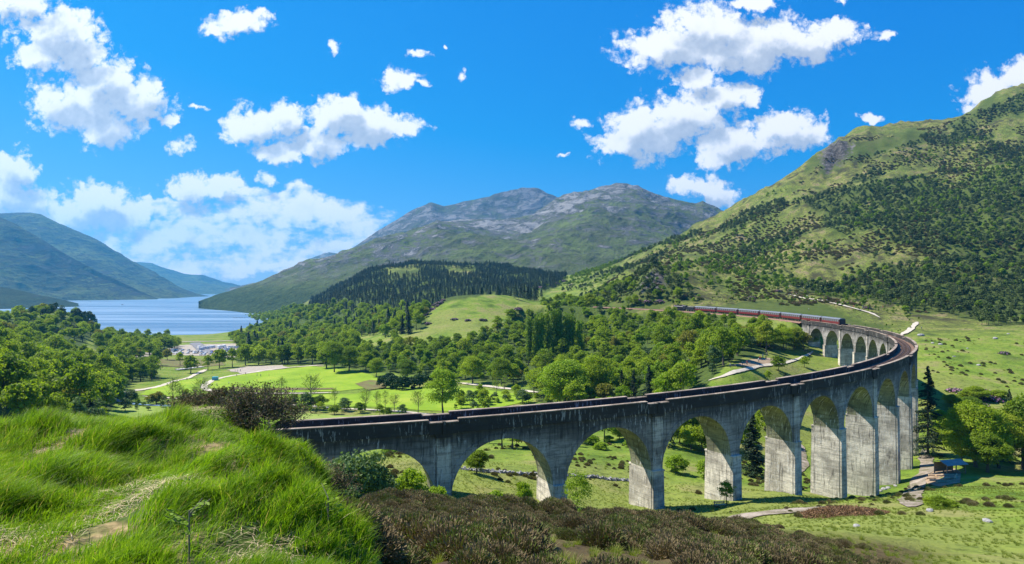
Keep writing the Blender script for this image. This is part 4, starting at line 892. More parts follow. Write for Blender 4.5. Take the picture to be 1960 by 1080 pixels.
# behind the near arches
grow('behind', [(1500,850),(1520,800),(1440,790),(1330,830),(1270,835),(1270,868),(1330,880),(1420,885)], 9, [('broadleaf', 3), ('spruce', 1)], 0.7, 1.0, ymin=165)
grow('behind', [(900,850),(1060,838),(1200,832),(1260,835),(1250,850),(1100,856),(950,862)], 8, [('broadleaf', 4), ('grey', 2)], 0.5, 0.8, ymin=150)
ZTXT = {'main': ('tree in the dense green wood filling the valley inside the viaduct curve', 'trees of the valley wood'), 'left': ('tree in the dark green wood on the slope left of the river', 'trees of the wood beyond the grassy knoll'),
 'knoll': ('tree on the wooded knoll beside the loch', 'trees on the loch knoll'), 'shore': ('tree in the belt between car park and loch', 'trees by the loch head'), 'carside': ('tree among those right of the car park', 'trees beside the car park'),
 'rightshore': ('tree along the right shore of the loch', 'trees on the right shore'), 'plantation': ('dark spruce of the plantation below the rocky mountain', 'plantation spruces'), 'mound': ('tree at the left foot of the bare green mound', 'trees by the mound'),
 'hill': ('tree on the steep hillside above the train', 'trees on the steep hillside'), 'riverside': ('low tree in the ragged belt along the river below the lawn', 'low trees along the river'), 'scrub': ('scrub tree on the slope where people watch the train', 'scrub trees by the hill path'), 'lowhill': ('tree near the dark rock face before the engine', 'trees by the rock face'), 'behind': ('tree in the hollow seen through the viaduct arches', 'trees behind the arches')}
KTXT = {'broadleaf': 'leafy green', 'bright': 'light yellow green', 'grey': 'grey green willow', 'hill': 'small bright birch', 'pine': 'dark green pine', 'spruce': 'dark pointed spruce', 'poplar': 'tall narrow poplar'}
def bucket(k): return {'bright': 'broadleaf', 'grey': 'broadleaf', 'poplar': 'broadleaf'}.get(k, k)
groups = {}
for f in FOREST: groups.setdefault(bucket(f[0]), []).append(f)
for bk, lst in groups.items():
    vis = [f for f in lst if -20 < ppx(f[1], f[2], 0)[0] < 1980]; rest = [f for f in lst if not (-20 < ppx(f[1], f[2], 0)[0] < 1980)]
    vis.sort(key=lambda f: f[2]/f[3]); ind, mass = vis[:296], vis[296:]+rest
    for n_, (k, x, y, s, zn) in enumerate(ind):
        tx, gp_ = ZTXT[zn]; lb = (KTXT[k]+' '+tx) if zn != 'plantation' else tx
        put_tree(k, x, y, s, lb, gp_+' ('+KTXT[k]+')', parts=(bk == 'broadleaf' and n_ < 90), var=n_ % NVAR[k] if n_ < 12 else None)
    if mass:
        kinds = sorted({f[0] for f in mass}); srcs = []; off = {}
        for k in kinds:
            off[k] = len(srcs)
            for i in range(NVAR[k]):
                m = tree_mesh(k, i)[0]; o = next((o for o in bpy.data.objects if o.data == m), None)
                if o is None:
                    f = next(f for f in mass if f[0] == k); o = put_tree(k, f[1], f[2], f[3], KTXT[k]+' '+ZTXT[f[4]][0], ZTXT[f[4]][1]+' ('+KTXT[k]+')', var=i); mass.remove(f)
                srcs.append(o)
        pts = [(f[1], f[2], float(H(f[1], f[2]))-0.1) for f in mass]
        gn_scatter({'broadleaf': 'far_broadleaf_wood', 'hill': 'far_birch_wood', 'pine': 'far_pine_wood', 'spruce': 'far_spruce_wood'}[bk], None, pts, [f[3] for f in mass], rng.uniform(0, 6.28, len(mass)), [off[f[0]]+random.randrange(NVAR[f[0]]) for f in mass], srcs)
print('FOREST', {k: len(v) for k, v in groups.items()})
# ------------------------------------------------------------------ valley floor: lawns, paths, gravel, road
def noisy(name, stops, scale, rough=0.95, s2=None, bump=0.3):
    m = bpy.data.materials.new(name); m.use_nodes = True; nt = m.node_tree; b = nt.nodes['Principled BSDF']; b.inputs['Roughness'].default_value = rough; b.inputs['Specular IOR Level'].default_value = 0.12
    g = N(nt, 'ShaderNodeNewGeometry'); n = noise_n(nt, g.outputs['Position'], scale, 7, 0.68); n2 = noise_n(nt, g.outputs['Position'], scale*9, 4, 0.7)
    L(nt, ramp(nt, math_n(nt, 'ADD', math_n(nt, 'MULTIPLY', n, 0.75), math_n(nt, 'MULTIPLY', n2, 0.25)), stops), b.inputs['Base Color']); bump_to(nt, b, n2, bump, 0.2); return m
M_LAWN = noisy('mown_grass', [(0.35, (0.13, 0.22, 0.012)), (0.50, (0.19, 0.29, 0.018)), (0.65, (0.27, 0.33, 0.035))], 0.05)
M_PALE = noisy('pale_grass', [(0.35, (0.13, 0.20, 0.03)), (0.5, (0.20, 0.27, 0.05)), (0.65, (0.27, 0.30, 0.09))], 0.05)
M_GRAV = noisy('gravel', [(0.35, (0.22, 0.19, 0.15)), (0.6, (0.40, 0.35, 0.29))], 0.5)
M_TRK = noisy('track_gravel', [(0.38, (0.10, 0.12, 0.04)), (0.45, (0.17, 0.14, 0.10)), (0.6, (0.33, 0.28, 0.23))], 0.45)
M_PATH = noisy('path_gravel', [(0.35, (0.36, 0.31, 0.24)), (0.6, (0.56, 0.50, 0.40))], 0.5)
M_ASPH = noisy('asphalt', [(0.4, (0.14, 0.14, 0.15)), (0.6, (0.22, 0.22, 0.23))], 0.5)
M_SCRUB_SHADE = noisy('scrub_and_shade_ground', [(0.35, (0.09, 0.07, 0.035)), (0.5, (0.15, 0.13, 0.05)), (0.62, (0.11, 0.16, 0.03))], 0.12)  # brown scrub; also the colour of the hummock shadows painted on the lawn
def strip(name, pts, width, m, kind='structure', lift=0.12):
    W = [Vector(hit(px, py)) for px, py in pts]; out = []
    for i in range(len(W)-1):
        p0, p1, p2, p3 = W[max(i-1, 0)], W[i], W[i+1], W[min(i+2, len(W)-1)]; n = max(3, int((p2-p1).length/3))
        for k in range(n):
            t = k/n; out.append(0.5*((2*p1)+(p2-p0)*t+(2*p0-5*p1+4*p2-p3)*t*t+(3*p1-p0-3*p2+p3)*t**3))
    out.append(W[-1]); V = []; nC = 5
    for i, p in enumerate(out):
        d = (out[min(i+1, len(out)-1)]-out[max(i-1, 0)]); d.z = 0; d.normalize(); nrm = Vector((-d.y, d.x, 0)); w = width*(0.7+0.6*float(vnoise(p.x/3.1, p.y/3.1, 3)))*min(1, 0.25+i/4, 0.25+(len(out)-1-i)/4)
        for c in range(nC):
            q = p+nrm*w*(c/(nC-1)-0.5); V.append((q.x, q.y, float(H(q.x, q.y))+lift+(p.y*0.0004)))
    Q = [(i*nC+c, i*nC+c+1, (i+1)*nC+c+1, (i+1)*nC+c) for i in range(len(out)-1) for c in range(nC-1)]
    return tag(link(name, np_mesh(name, V, Q, m, smooth_=True)), kind=kind)
def area(name, poly, m, step=6, lift=0.09, ymin=60):
    W = [hit(px, py, ymin) for px, py in poly]; P2 = []
    for i in range(len(W)):
        a, b = np.array(W[i][:2]), np.array(W[(i+1) % len(W)][:2]); n = max(1, int(np.linalg.norm(b-a)/step))
        for k in range(n): q = a+(b-a)*k/n; P2.append(q+np.array([1, 1])*float(fbm(q[0]/11, q[1]/11, 2, 6))*step*0.5)
    P2 = np.array(P2); x0, y0 = P2.min(0); x1, y1 = P2.max(0); X, Y = np.meshgrid(np.arange(x0, x1, step), np.arange(y0, y1, step)); k = inpoly(X.ravel(), Y.ravel(), P2)
    pts = [Vector(p) for p in P2]+[Vector(p) for p in np.stack([X.ravel()[k], Y.ravel()[k]], 1)]
    r = mgeo.delaunay_2d_cdt(pts, [], [list(range(len(P2)))], 1, 1e-4); v = r[0]; fs = [f for f in r[2]]
    me = bpy.data.meshes.new(name); me.from_pydata([(p.x, p.y, float(H(p.x, p.y))+lift+p.y*0.0003) for p in v], [], fs); me.materials.append(m); me.update()
    return tag(link(name, me), kind='structure')
area('lawn', [(400,733),(430,721),(500,711),(590,702),(640,706),(700,716),(735,728),(725,742),(650,750),(560,752),(440,750),(402,744)], M_LAWN, 7)
area('lawn', [(272,757),(290,743),(345,730),(385,724),(388,733),(383,745),(398,754),(360,761)], M_LAWN, 6)
area('lawn', [(440,757),(560,757),(680,755),(740,745),(830,742),(900,744),(1020,755),(1020,768),(900,792),(800,786),(700,780),(560,772)], M_LAWN, 6)
area('field', [(205,792),(235,778),(330,780),(420,783),(560,790),(700,797),(830,803),(830,812),(240,815)], M_PALE, 5)
area('gravel_yard', [(432,709),(470,703),(540,700),(552,705),(510,711),(460,716)], M_GRAV, 6)
area('car_park', [(322,668),(335,662),(372,660),(468,658),(470,676),(440,688),(392,682),(322,679)], M_GRAV, 9)
area('car_park', [(255,676),(300,674),(305,682),(258,684)], M_GRAV, 9)
area('scrub_and_hummock_shade', [(300,688),(360,686),(420,690),(430,700),(370,704),(300,702)], M_SCRUB_SHADE, 8)
area('scrub_and_hummock_shade', [(682,736),(705,729),(740,731),(738,744),(700,749)], M_SCRUB_SHADE, 4, 0.25)  # dark patch laid on the lawn as the painted shadow of a hummock
area('scrub_and_hummock_shade', [(440,742),(520,745),(640,744),(640,747),(520,749),(440,746)], M_SCRUB_SHADE, 4, 0.25)  # thin dark strip: shadow line of the lawn's hummocks, put in as colour
strip('road', [(300,657),(360,655),(420,654),(475,651),(510,648)], 9, M_GRAV, lift=0.2)
strip('car_park_road', [(372,657),(380,663),(388,670),(396,676)], 12, M_ASPH, lift=0.25)
strip('path', [(225,756),(270,747),(310,739),(350,727),(384,713),(395,708)], 3.2, M_PATH)
strip('path', [(620,700),(585,702),(540,706),(490,713),(440,721),(405,730),(391,740),(398,748),(430,752),(500,754),(580,754),(650,752)], 3.6, M_PATH, lift=0.2)
strip('path', [(272,760),(340,764),(420,769),(520,775),(620,781),(700,785),(790,792),(850,800)], 2.2, M_PATH, lift=0.2)
strip('path', [(868,733),(910,738),(950,743),(990,748),(1030,752)], 4, M_PATH, lift=0.2)
strip('footpath', [(1512,566),(1545,573),(1590,581),(1625,590),(1655,597),(1670,603),(1684,610)], 2.6, M_PATH, lift=0.35)
strip('footpath', [(1722,645),(1738,636),(1746,628),(1756,618)], 3.2, M_PATH, lift=0.3)
strip('footpath', [(1356,730),(1400,717),(1450,704),(1500,697),(1525,690),(1545,681),(1556,674)], 1.7, M_PATH, lift=0.25)
strip('gravel_track', [(1385,1004),(1425,990),(1480,982),(1540,976),(1590,972)], 3.6, M_TRK, lift=0.10)
strip('gravel_track', [(1745,972),(1745,950),(1757,922),(1775,903),(1772,880),(1768,862)], 3.2, M_TRK, lift=0.10)
strip('gravel_track', [(1530,905),(1528,870),(1512,842),(1500,826)], 4.5, M_TRK, lift=0.10)
m = noisy('bare_earth', [(0.35, (0.20, 0.14, 0.09)), (0.6, (0.36, 0.27, 0.18))], 0.3)
area('bare_earth', [(1770,925),(1775,895),(1815,893),(1840,905),(1838,925),(1800,932)], m, 2, 0.05)
area('bare_earth', [(1395,702),(1430,690),(1470,686),(1500,690),(1480,698),(1430,704)], m, 3, 0.12)
strip('river', [(150,748),(200,760),(240,772),(275,776),(330,779),(400,783)], 3.5, bpy.data.materials['loch_water'], lift=0.15)

# ------------------------------------------------------------------ single trees and bushes
def plant(kind, px, py, hpx, label, group=None, var=0, wr=1.0, parts=True, cat='tree', Y=None, dz=0.0, name=None):
    given = Y is not None
    if Y is None: x, y, z = hit(px, py, 50)
    else: x, y = (px-CX)/F*Y, Y; z = float(H(x, y))
    s = hpx*y/F/TH[kind][var]; o = put_tree(kind, x, y, s, label, group, parts, var, z-0.15+dz, wr, cat)
    if given:      # the foot stands lower than the brow that hides it: the top is what the picture fixes
        st = max((EYE-(py-hpx-HY)/F*Y-z)/TH[kind][var], s*0.5); o.scale = ((s+st)*0.5*wr, (s+st)*0.5*wr, st)
    if name: o.name = name
    return o
plant('nearleaf', 848, 792, 84, 'round yellow green oak standing alone on the lawn beyond the parapet', var=0, wr=0.95).name = 'oak_tree'
lone = next(o for o in bpy.data.objects if o.name.startswith('oak_tree')); 
for c in lone.children:
    if c.name.startswith('crown'): c.data = c.data.copy(); c.data.materials[0] = LEAF_BRIGHT
for px, py, h, k, v, lb in [
 (640,714,60,'nearleaf',1,'largest of the dark leafy trees at the top corner of the lawn'), (668,712,52,'nearleaf',0,'leafy tree right of the big pair at the lawn corner'), (625,706,46,'nearleaf',2,'leafy tree left of the big pair at the lawn corner'),
 (700,712,38,'nearleaf',2,'small leafy tree beyond the lawn edge next to the big pair'), (780,732,48,'nearleaf',1,'leafy tree rising behind the dark evergreen bushes'), (905,735,58,'nearleaf',0,'dark round tree above the path right of the lone oak'),
 (960,738,56,'nearleaf',1,'second dark round tree above the path right of the lone oak'), (1143,775,92,'nearleaf',1,'tall brownish green tree just beyond the viaduct parapet'), (720,722,40,'nearleaf',0,'leafy tree at the end of the lawn before the wood')]:
    plant(k, px, py, h, lb, var=v)
o = plant('nearleaf', 1080, 785, 86, 'bright yellow green spreading tree just beyond the parapet', var=2, wr=1.25)
for c in o.children:
    if c.name.startswith('crown'): c.data = lone.children[0].data if lone.children[0].name.startswith('crown') else lone.children[1].data
for i, (px, py, h) in enumerate([(735,744,24),(752,746,26),(770,747,27),(788,746,26),(803,742,25),(745,738,24),(818,736,20)]):
    plant('yew', px, py, h, 'dark evergreen bush in the clump behind the lone oak', 'dark evergreen bushes on the lawn', i % 2, parts=False, cat='bush')
for i, (px, py, h) in enumerate([(1012,700,104),(1024,702,112),(1036,700,118),(1048,698,112),(1060,700,122),(1072,698,116),(1084,696,110),(1096,694,104),(1108,690,96),(1030,690,98),(1066,688,104),(1090,684,96)]):
    plant('poplar', px, py, h*0.86, 'tall narrow poplar of the close stand in the middle of the wood', 'tall poplars in the wood', i % 3, 0.72, parts=False)
for i, (px, py, h, lb) in enumerate([(1190,772,66,'pointed dark conifer beyond the parapet, left one of two'), (1213,770,60,'pointed dark conifer beyond the parapet, right one of two'), (173,806,62,'dark cone shaped conifer standing alone by the lower field'), (1242,770,75,'slim grey green conifer beyond the parapet near the wood edge'), (782,640,46,'tall conifer at the left edge of the green mound'), (770,640,40,'shorter conifer beside the tall one at the green mound')]):
    plant('nearspruce', px, py, h, lb, var=1)
for i, (px, py, h) in enumerate([(332,783,60),(345,782,52),(385,778,54),(372,780,46),(538,772,58),(596,778,62),(512,774,42),(430,772,36),(700,787,42),(722,788,40),(738,788,42),(755,789,38),(640,782,40),(480,775,40),(800,792,44),(950,760,40),(965,758,44)]):
    plant('bare', px, py, h, 'thin sparse tree on the riverbank beside the lawn', 'thin trees along the riverbank', i % 3, parts=True)
for i, (px, py, h, w) in enumerate([(215,765,30,1.3),(250,770,26,1.3),(300,775,24,1.4),(400,778,26,1.4),(560,782,26,1.3),(585,784,30,1.3),(610,785,30,1.3),(660,788,26,1.4),(460,778,30,1.3),(440,780,22,1.4),(690,792,22,1.3),(770,796,22,1.2),(350,783,18,1.5),(240,788,26,1.2),(145,800,30,1.2),(900,775,28,1.1),(925,770,24,1.2),(1000,772,28,1.2),(640,795,20,1.5)]):
    plant('grey' if i % 2 else 'broadleaf', px, py, h, 'low leafy bush on the riverbank below the lawn', 'bushes along the riverbank', 0, w, parts=False, cat='bush')
for i, (px, py, h) in enumerate([(365,715,38),(398,708,30),(420,705,34),(445,703,36),(470,700,40),(495,699,36),(520,698,32),(545,697,38),(570,697,36),(598,697,40),(345,700,26),(300,700,32),(275,712,30),(250,706,28),(320,690,24),(330,668,26),(315,672,28),(300,668,24),(480,682,28),(500,684,30),(455,690,24)]):
    plant('broadleaf', px, py, h, 'leafy tree in the row between the lawn and the car park', 'trees between lawn and car park', i % 7, parts=True)
for i, (px, py, h) in enumerate([(150,622,30),(160,626,32),(170,628,32),(178,630,28),(95,612,28),(105,610,30),(85,614,26),(118,612,28),(60,612,24),(140,618,26)]):
    plant('pine', px, py, h, 'tall dark pine on the wooded knoll beside the loch', 'dark pines on the loch knoll', i % 4, 0.85, parts=False)
# round the piers, in front of and behind the arches
plant('bush', 690, 950, 96, 'large grey green willow bush in front of the leftmost arch', var=0, wr=1.05, Y=66, cat='bush')
plant('bush', 640, 945, 66, 'low grey green willow beside the heather slope', var=1, wr=1.1, Y=62, cat='bush')
plant('shrub', 790, 965, 74, 'light green bush left of the first tall pier', var=2, wr=0.95, Y=70, cat='bush')
plant('shrub', 835, 965, 38, 'small light green bush at the foot of the first tall pier', var=0, Y=76, cat='bush')
plant('nearleaf', 912, 936, 78, 'round leafy tree seen through the second arch', var=2, wr=0.9, Y=106)
plant('shrub', 1003, 962, 46, 'bushy young tree left of the second pier', var=2, wr=0.8, Y=82, cat='bush')
plant('shrub', 950, 968, 30, 'low bright bush below the second arch', var=1, wr=1.3, Y=80, cat='bush')
plant('sapling', 1107, 972, 84, 'thin airy sapling in front of the second pier', var=0, wr=1.2, Y=78)
plant('sapling', 1390, 962, 50, 'sapling growing against the left face of the fourth pier', var=1, wr=1.3, Y=98)
for i, (px, py, h, Y, w) in enumerate([(745,880,26,150,1.3),(1130,866,34,168,1.1),(1165,862,30,172,1.2),(1208,870,34,165,1.0),(985,850,26,180,1.3),(940,846,28,185,1.2),(1295,898,30,140,1.2),(1350,905,26,138,1.3),(1500,905,30,140,1.1),(1020,846,26,182,1.3),(720,955,44,70,1.2),(868,975,24,80,1.3)]):
    plant('shrub', px, py, h, 'leafy green bush in the rough field behind the arches' if Y > 100 else 'light green bush in the gap before the first arches', 'bushes round the arches' if Y > 100 else 'bushes before the first arches', i % 3, w, Y=Y, parts=False, cat='bush')
plant('shrub', 1150, 875, 30, 'small pale bush behind the third arch', var=0, wr=1.2, Y=160, cat='bush')
plant('nearleaf', 1185, 868, 52, 'leafy tree at the top of the third arch', var=0, Y=175)
plant('nearspruce', 1440, 905, 120, 'dense dark green cypress filling the fifth arch', var=1, wr=1.25, Y=150)
for i, (px, py, h, Y) in enumerate([(1300,885,84,172),(1325,880,92,180),(1345,888,80,168),(1282,880,60,185),(1385,885,90,175),(1590,870,80,190)]):
    plant('nearleaf', px, py, h, 'leafy green tree in the grove behind the fourth arch', 'grove behind the fourth arch', i % 3, 0.85, Y=Y)
plant('nearspruce', 1776, 900, 205, 'tall dark spruce with drooping boughs right of the viaduct', var=0, wr=0.85, Y=176)
for i, (px, py, h, Y, k, w, lb) in enumerate([(1868,915,150,158,'nearleaf',1.0,'big bright leafy tree right of the hut'), (1912,920,140,162,'nearleaf',1.0,'broad leafy tree in the clump at the picture edge'), (1960,918,168,165,'nearleaf',0.9,'tallest leafy tree of the clump by the right edge'),
  (1842,905,82,165,'nearleaf',1.0,'low leafy tree overhanging the hut roof'), (1932,925,185,172,'nearspruce',0.7,'dark conifer rising out of the leafy clump'), (1890,922,100,150,'nearleaf',1.1,'leafy tree at the front of the right hand clump'), (2010,920,170,165,'nearleaf',1.0,'leafy tree cut by the picture edge')]):
    plant(k, px, py, h, lb, var=i % 2 if k == 'nearspruce' else i % 3, wr=w, Y=Y)
for i, (px, py, h, Y) in enumerate([(1812,872,66,196),(1838,868,72,202),(1796,862,58,208),(1855,850,70,214),(1825,840,56,222),(1870,835,60,228)]):
    plant('nearleaf', px, py, h, 'shaded dark green tree in the hollow behind the hut', 'trees in the hollow behind the hut', i % 3, 1.2, Y=Y, parts=True)
for i, (px, py, h, Y) in enumerate([(1805,880,62,190),(1830,872,50,200),(1800,992,46,78),(1782,975,26,84),(1820,985,30,82),(1850,800,40,230),(1880,795,36,232),(1910,800,40,230),(1820,810,34,226)]):
    o = plant('bush', px, py, h, 'dark green bush on the slope right of the viaduct', 'dark bushes right of the viaduct', i % 3, 1.15, Y=Y, cat='bush', parts=False)
DK = bpy.data.meshes.new('x'); bpy.data.meshes.remove(DK)
for o in [o for o in bpy.data.objects if o.get('group') == 'dark bushes right of the viaduct']:
    nmz = 'darkbush_'+o.data.name
    if nmz not in bpy.data.meshes:
        q = o.data.copy(); q.name = nmz; q.materials[1] = LEAF
    o.data = bpy.data.meshes[nmz]
for i, (px, py, h) in enumerate([(1480,668,56),(1500,672,60),(1520,670,52),(1455,665,46),(1538,668,42),(1430,655,44),(1410,650,46)]):
    plant('nearleaf', px, py, h*(0.62 if px < 1500 else 0.8), 'leafy tree in the thicket against the far end of the viaduct', 'thicket at the far end of the viaduct', i % 3, 1.1)
for i, (px, py, h) in enumerate([(1490,712,30),(1540,705,22),(1560,660,18),(1470,730,20),(1590,640,16)]):
    plant('broadleaf', px, py, h, 'small bush on the grassy bank inside the curve', 'bushes on the bank inside the curve', i % 7, 1.2, parts=False, cat='bush')

# rhododendrons: dark leaves with mauve blossom
BLOS = leaf_mat('mauve_blossom', (0.30, 0.13, 0.26), (0.50, 0.26, 0.42), 0.2)
def rhodo(i):
    C = rand_dirs(14)*np.array([0.9, 0.9, 0.5]); C[:, 2] = np.abs(C[:, 2])+0.2; r = np.full(14, 0.55)
    V, Q = clump_cloud(C, r, 500, 0.16); V2, Q2 = clump_cloud(C, r*1.06, 260, 0.12, shell=0.85)
    return np_mesh('rhododendron_bush', np.vstack([V, V2]), np.vstack([Q, Q2+len(V)]), [LEAF_DARK, BLOS], np.r_[np.zeros(len(Q)), np.ones(len(Q2))])
RH = [rhodo(i) for i in range(3)]
for i, (px, py, s) in enumerate([(1463,664,2.6),(1922,680,2.0),(1828,752,2.4),(1845,756,2.6),(1862,760,2.8),(1880,764,2.8),(1898,770,2.6),(1838,770,2.6),(1856,778,2.8),(1875,782,2.8),(1890,752,1.8),(1700,568,2.0),(1660,592,2.2),
   (645,634,3.5),(655,636,3.5),(668,632,3.2),(680,636,3.6),(692,633,3),(700,636,3),(818,600,4),(826,594,4),(835,588,4),(842,582,4),(812,606,3.6),(848,577,3.2),(822,588,3.6),(870,614,2.6),(895,616,2.4),(925,615,2.8),(820,622,2.6),(992,594,3),(984,598,3),
   (1050,548,5),(1065,545,5),(1080,540,5),(1035,552,4),(1095,548,4),(1010,560,4),(1240,582,3),(1262,580,3),(1220,580,3),(1300,590,3),(1395,650,3),(1378,640,3),(1430,640,3),(1345,622,3),(1290,600,2.5),(1490,560,2.5),(1440,572,2.5)]):
    x, y, z = hit(px, py, 100); o = link('rhododendron_bush', RH[i % 3], None, (x, y, z-0.2*s), random.uniform(0, 6), (s, s, s*0.8))
    tag(o, 'dark bush speckled with mauve blossom', 'bush', 'rhododendron bushes in flower')

# ------------------------------------------------------------------ vehicles in the car park
def paint(nm, c): return mat('paint_'+nm, c, 0.3, 0.04, 1)
CARC = [('white', (0.75, 0.75, 0.75)), ('silver', (0.42, 0.44, 0.46)), ('black', (0.03, 0.03, 0.035)), ('dark blue', (0.03, 0.07, 0.22)), ('blue', (0.06, 0.2, 0.5)), ('red', (0.42, 0.03, 0.03)), ('grey', (0.16, 0.17, 0.18))]
TYRE = mat('tyre', (0.02, 0.02, 0.02), 0.8)
def car_mesh(nm, c, van=False):
    mb = MB()
    if van:
        prof = [(-3.1, 0.45), (3.0, 0.45), (3.05, 1.2), (2.5, 1.9), (2.3, 2.9), (-3.1, 2.9)]; wd = 1.1; glass = [(1.9, 2.45, 1.7, 2.3)]
    else:
        prof = [(-2.15, 0.35), (2.15, 0.35), (2.2, 0.75), (1.25, 0.95), (0.55, 1.42), (-1.2, 1.45), (-2.0, 1.0), (-2.2, 0.8)]; wd = 0.88
    n = len(prof); vs = [(x, -wd*(0.86 if z > 1.3 and not van else 1), z) for x, z in prof]+[(x, wd*(0.86 if z > 1.3 and not van else 1), z) for x, z in prof]
    mb.add(vs, [(i, (i+1) % n, n+(i+1) % n, n+i) for i in range(n)]+[tuple(range(n))[::-1], tuple(range(n, 2*n))], 0)
    for sg in (-1, 1):
        if van: mb.box(1.3, 2.3, sg*1.1-0.02, sg*1.1+0.02, 1.5, 2.1, 1); mb.box(-2, -0.8, sg*1.1-0.02, sg*1.1+0.02, 1.7, 2.2, 1)
        else: mb.add([(-1.5, sg*0.86, 1.0), (0.95, sg*0.86, 1.0), (0.45, sg*0.79, 1.36), (-1.1, sg*0.79, 1.36)], [(0, 1, 2, 3)], 1)
        for x in ((-2, 2) if van else (-1.35, 1.35)): mb.tube([(x, sg*(wd-0.15), 0.33), (x, sg*(wd+0.02), 0.33)], 0.33, 10, 2)
    if not van:
        mb.add([(1.2, -0.75, 0.99), (1.2, 0.75, 0.99), (0.62, 0.68, 1.40), (0.62, -0.68, 1.40)], [(0, 1, 2, 3)], 1); mb.add([(-1.95, -0.7, 1.04), (-1.95, 0.7, 1.04), (-1.28, 0.66, 1.42), (-1.28, -0.66, 1.42)], [(3, 2, 1, 0)], 1)
    else: mb.add([(3.0, -1, 1.32), (3.0, 1, 1.32), (2.56, 1, 1.86), (2.56, -1, 1.86)], [(0, 1, 2, 3)], 1)
    return mb.mesh('camper_van' if van else 'parked_car', [paint(nm, c), GLASS, TYRE])
CM = [car_mesh(*c) for c in CARC]; VM = car_mesh('white', CARC[0][1], True)
bx_, by_, bz_ = hit(396, 680, 300)
cnt = 0
for row, (py, x0, x1) in enumerate([(681,385,412),(679.5,385,432),(677.5,326,468),(676,326,340),(675,345,468),(673,430,468),(671.5,328,372),(671,420,466),(669,430,466),(667.5,400,466),(665.5,440,466),(679,258,300),(677.5,262,302)]):
    xa, ya, za = hit(x0, py, 300); xb, yb, zb = hit(x1, py, 300); n = int((xb-xa)/2.9)
    for k in range(n):
        if random.random() > (0.68 if x0 > 300 else 0.8): continue
        x = xa+2.9*k+random.uniform(-0.3, 0.3); y = ya+random.uniform(-0.5, 0.5); ci = random.choices(range(7), [34, 18, 12, 12, 8, 7, 9])[0]
        o = link('parked_car', CM[ci], None, (x, y, float(H(x, y))+0.3), math.pi/2+random.uniform(-0.06, 0.06)); tag(o, CARC[ci][0]+' car parked in the crowded gravel car park by the loch', 'car', CARC[ci][0]+' parked cars'); cnt += 1
for i, (px, py) in enumerate([(381,668),(386,671),(396,669),(403,668),(407,667),(418,668),(424,667),(429,666),(441,668),(330,674),(466,672),(436,672),(452,668)]):
    x, y, z = hit(px, py, 300); o = link('camper_van', VM, None, (x, y, z+0.3), random.uniform(0, 3)); tag(o, 'white camper van standing above the cars in the car park', 'camper van', 'white camper vans')

# ------------------------------------------------------------------ people
SKIN = mat('skin', (0.55, 0.35, 0.26), 0.6); HAIR = mat('hair', (0.05, 0.03, 0.02), 0.7)
CLOTH = {'white': (0.72, 0.72, 0.70), 'blue': (0.06, 0.16, 0.42), 'red': (0.5, 0.05, 0.05), 'pink': (0.65, 0.28, 0.34), 'black': (0.03, 0.03, 0.035), 'grey': (0.25, 0.26, 0.28)}
JEAN = mat('trousers', (0.04, 0.05, 0.09), 0.85)
def person_mesh(shirt, stride):
    J = [(0, 0, 0.95), (0, 0, 1.2), (0, 0, 1.42), (0, 0, 1.53), (0, 0.01, 1.66), (0, 0, 1.76),
         (-0.1, 0, 0.9), (-0.11, stride*0.22, 0.5), (-0.11, stride*0.28-0.03, 0.07), (-0.11, stride*0.28+0.14, 0.03), (0.1, 0, 0.9), (0.11, -stride*0.18, 0.5), (0.11, -stride*0.34, 0.08), (0.11, -stride*0.34+0.15, 0.03),
         (-0.2, 0, 1.4), (-0.25, -stride*0.1, 1.12), (-0.24, -stride*0.05+0.08, 0.86), (-0.24, 0.1, 0.78), (0.2, 0, 1.4), (0.25, stride*0.1, 1.12), (0.24, stride*0.15+0.05, 0.86), (0.24, stride*0.2+0.06, 0.78)]
    E_ = [(0, 1), (1, 2), (2, 3), (3, 4), (4, 5), (0, 6), (6, 7), (7, 8), (8, 9), (0, 10), (10, 11), (11, 12), (12, 13), (2, 14), (14, 15), (15, 16), (16, 17), (2, 18), (18, 19), (19, 20), (20, 21)]
    Rd = [(0.15, 0.11), (0.15, 0.11), (0.17, 0.11), (0.06, 0.06), (0.10, 0.11), (0.07, 0.08), (0.10, 0.10), (0.065, 0.065), (0.045, 0.045), (0.04, 0.035), (0.10, 0.10), (0.065, 0.065), (0.045, 0.045), (0.04, 0.035),
          (0.065, 0.065), (0.045, 0.045), (0.035, 0.035), (0.03, 0.045), (0.065, 0.065), (0.045, 0.045), (0.035, 0.035), (0.03, 0.045)]
    me = bpy.data.meshes.new('p'); me.from_pydata(J, E_, []); o = link('p', me); o.modifiers.new('s', 'SKIN'); ss = o.modifiers.new('u', 'SUBSURF'); ss.levels = 1
    for i, v in enumerate(me.skin_vertices[0].data): v.radius = Rd[i]; v.use_root = (i == 0)
    dg = bpy.context.evaluated_depsgraph_get(); dg.update(); m2 = bpy.data.meshes.new_from_object(o.evaluated_get(dg)); bpy.data.objects.remove(o); m2.name = 'person'
    for m_ in (mat('shirt_'+shirt, CLOTH[shirt], 0.85), JEAN, SKIN, HAIR): m2.materials.append(m_)
    for p in m2.polygons:
        c = p.center; p.material_index = 1 if c.z < 0.93 and abs(c.x) < 0.21 else (3 if c.z > 1.70 or (c.z > 1.6 and c.y < -0.04) else (2 if c.z > 1.47 or (abs(c.x) > 0.19 and c.z < 1.15) else 0)); p.use_smooth = True
    return m2
PM = [(k, person_mesh(k, s)) for k, s in (('white', 0.0), ('blue', 1.0), ('red', 0.0), ('pink', 0.6), ('black', 1.0), ('grey', 0.0), ('white', 1.0), ('blue', 0.0))]
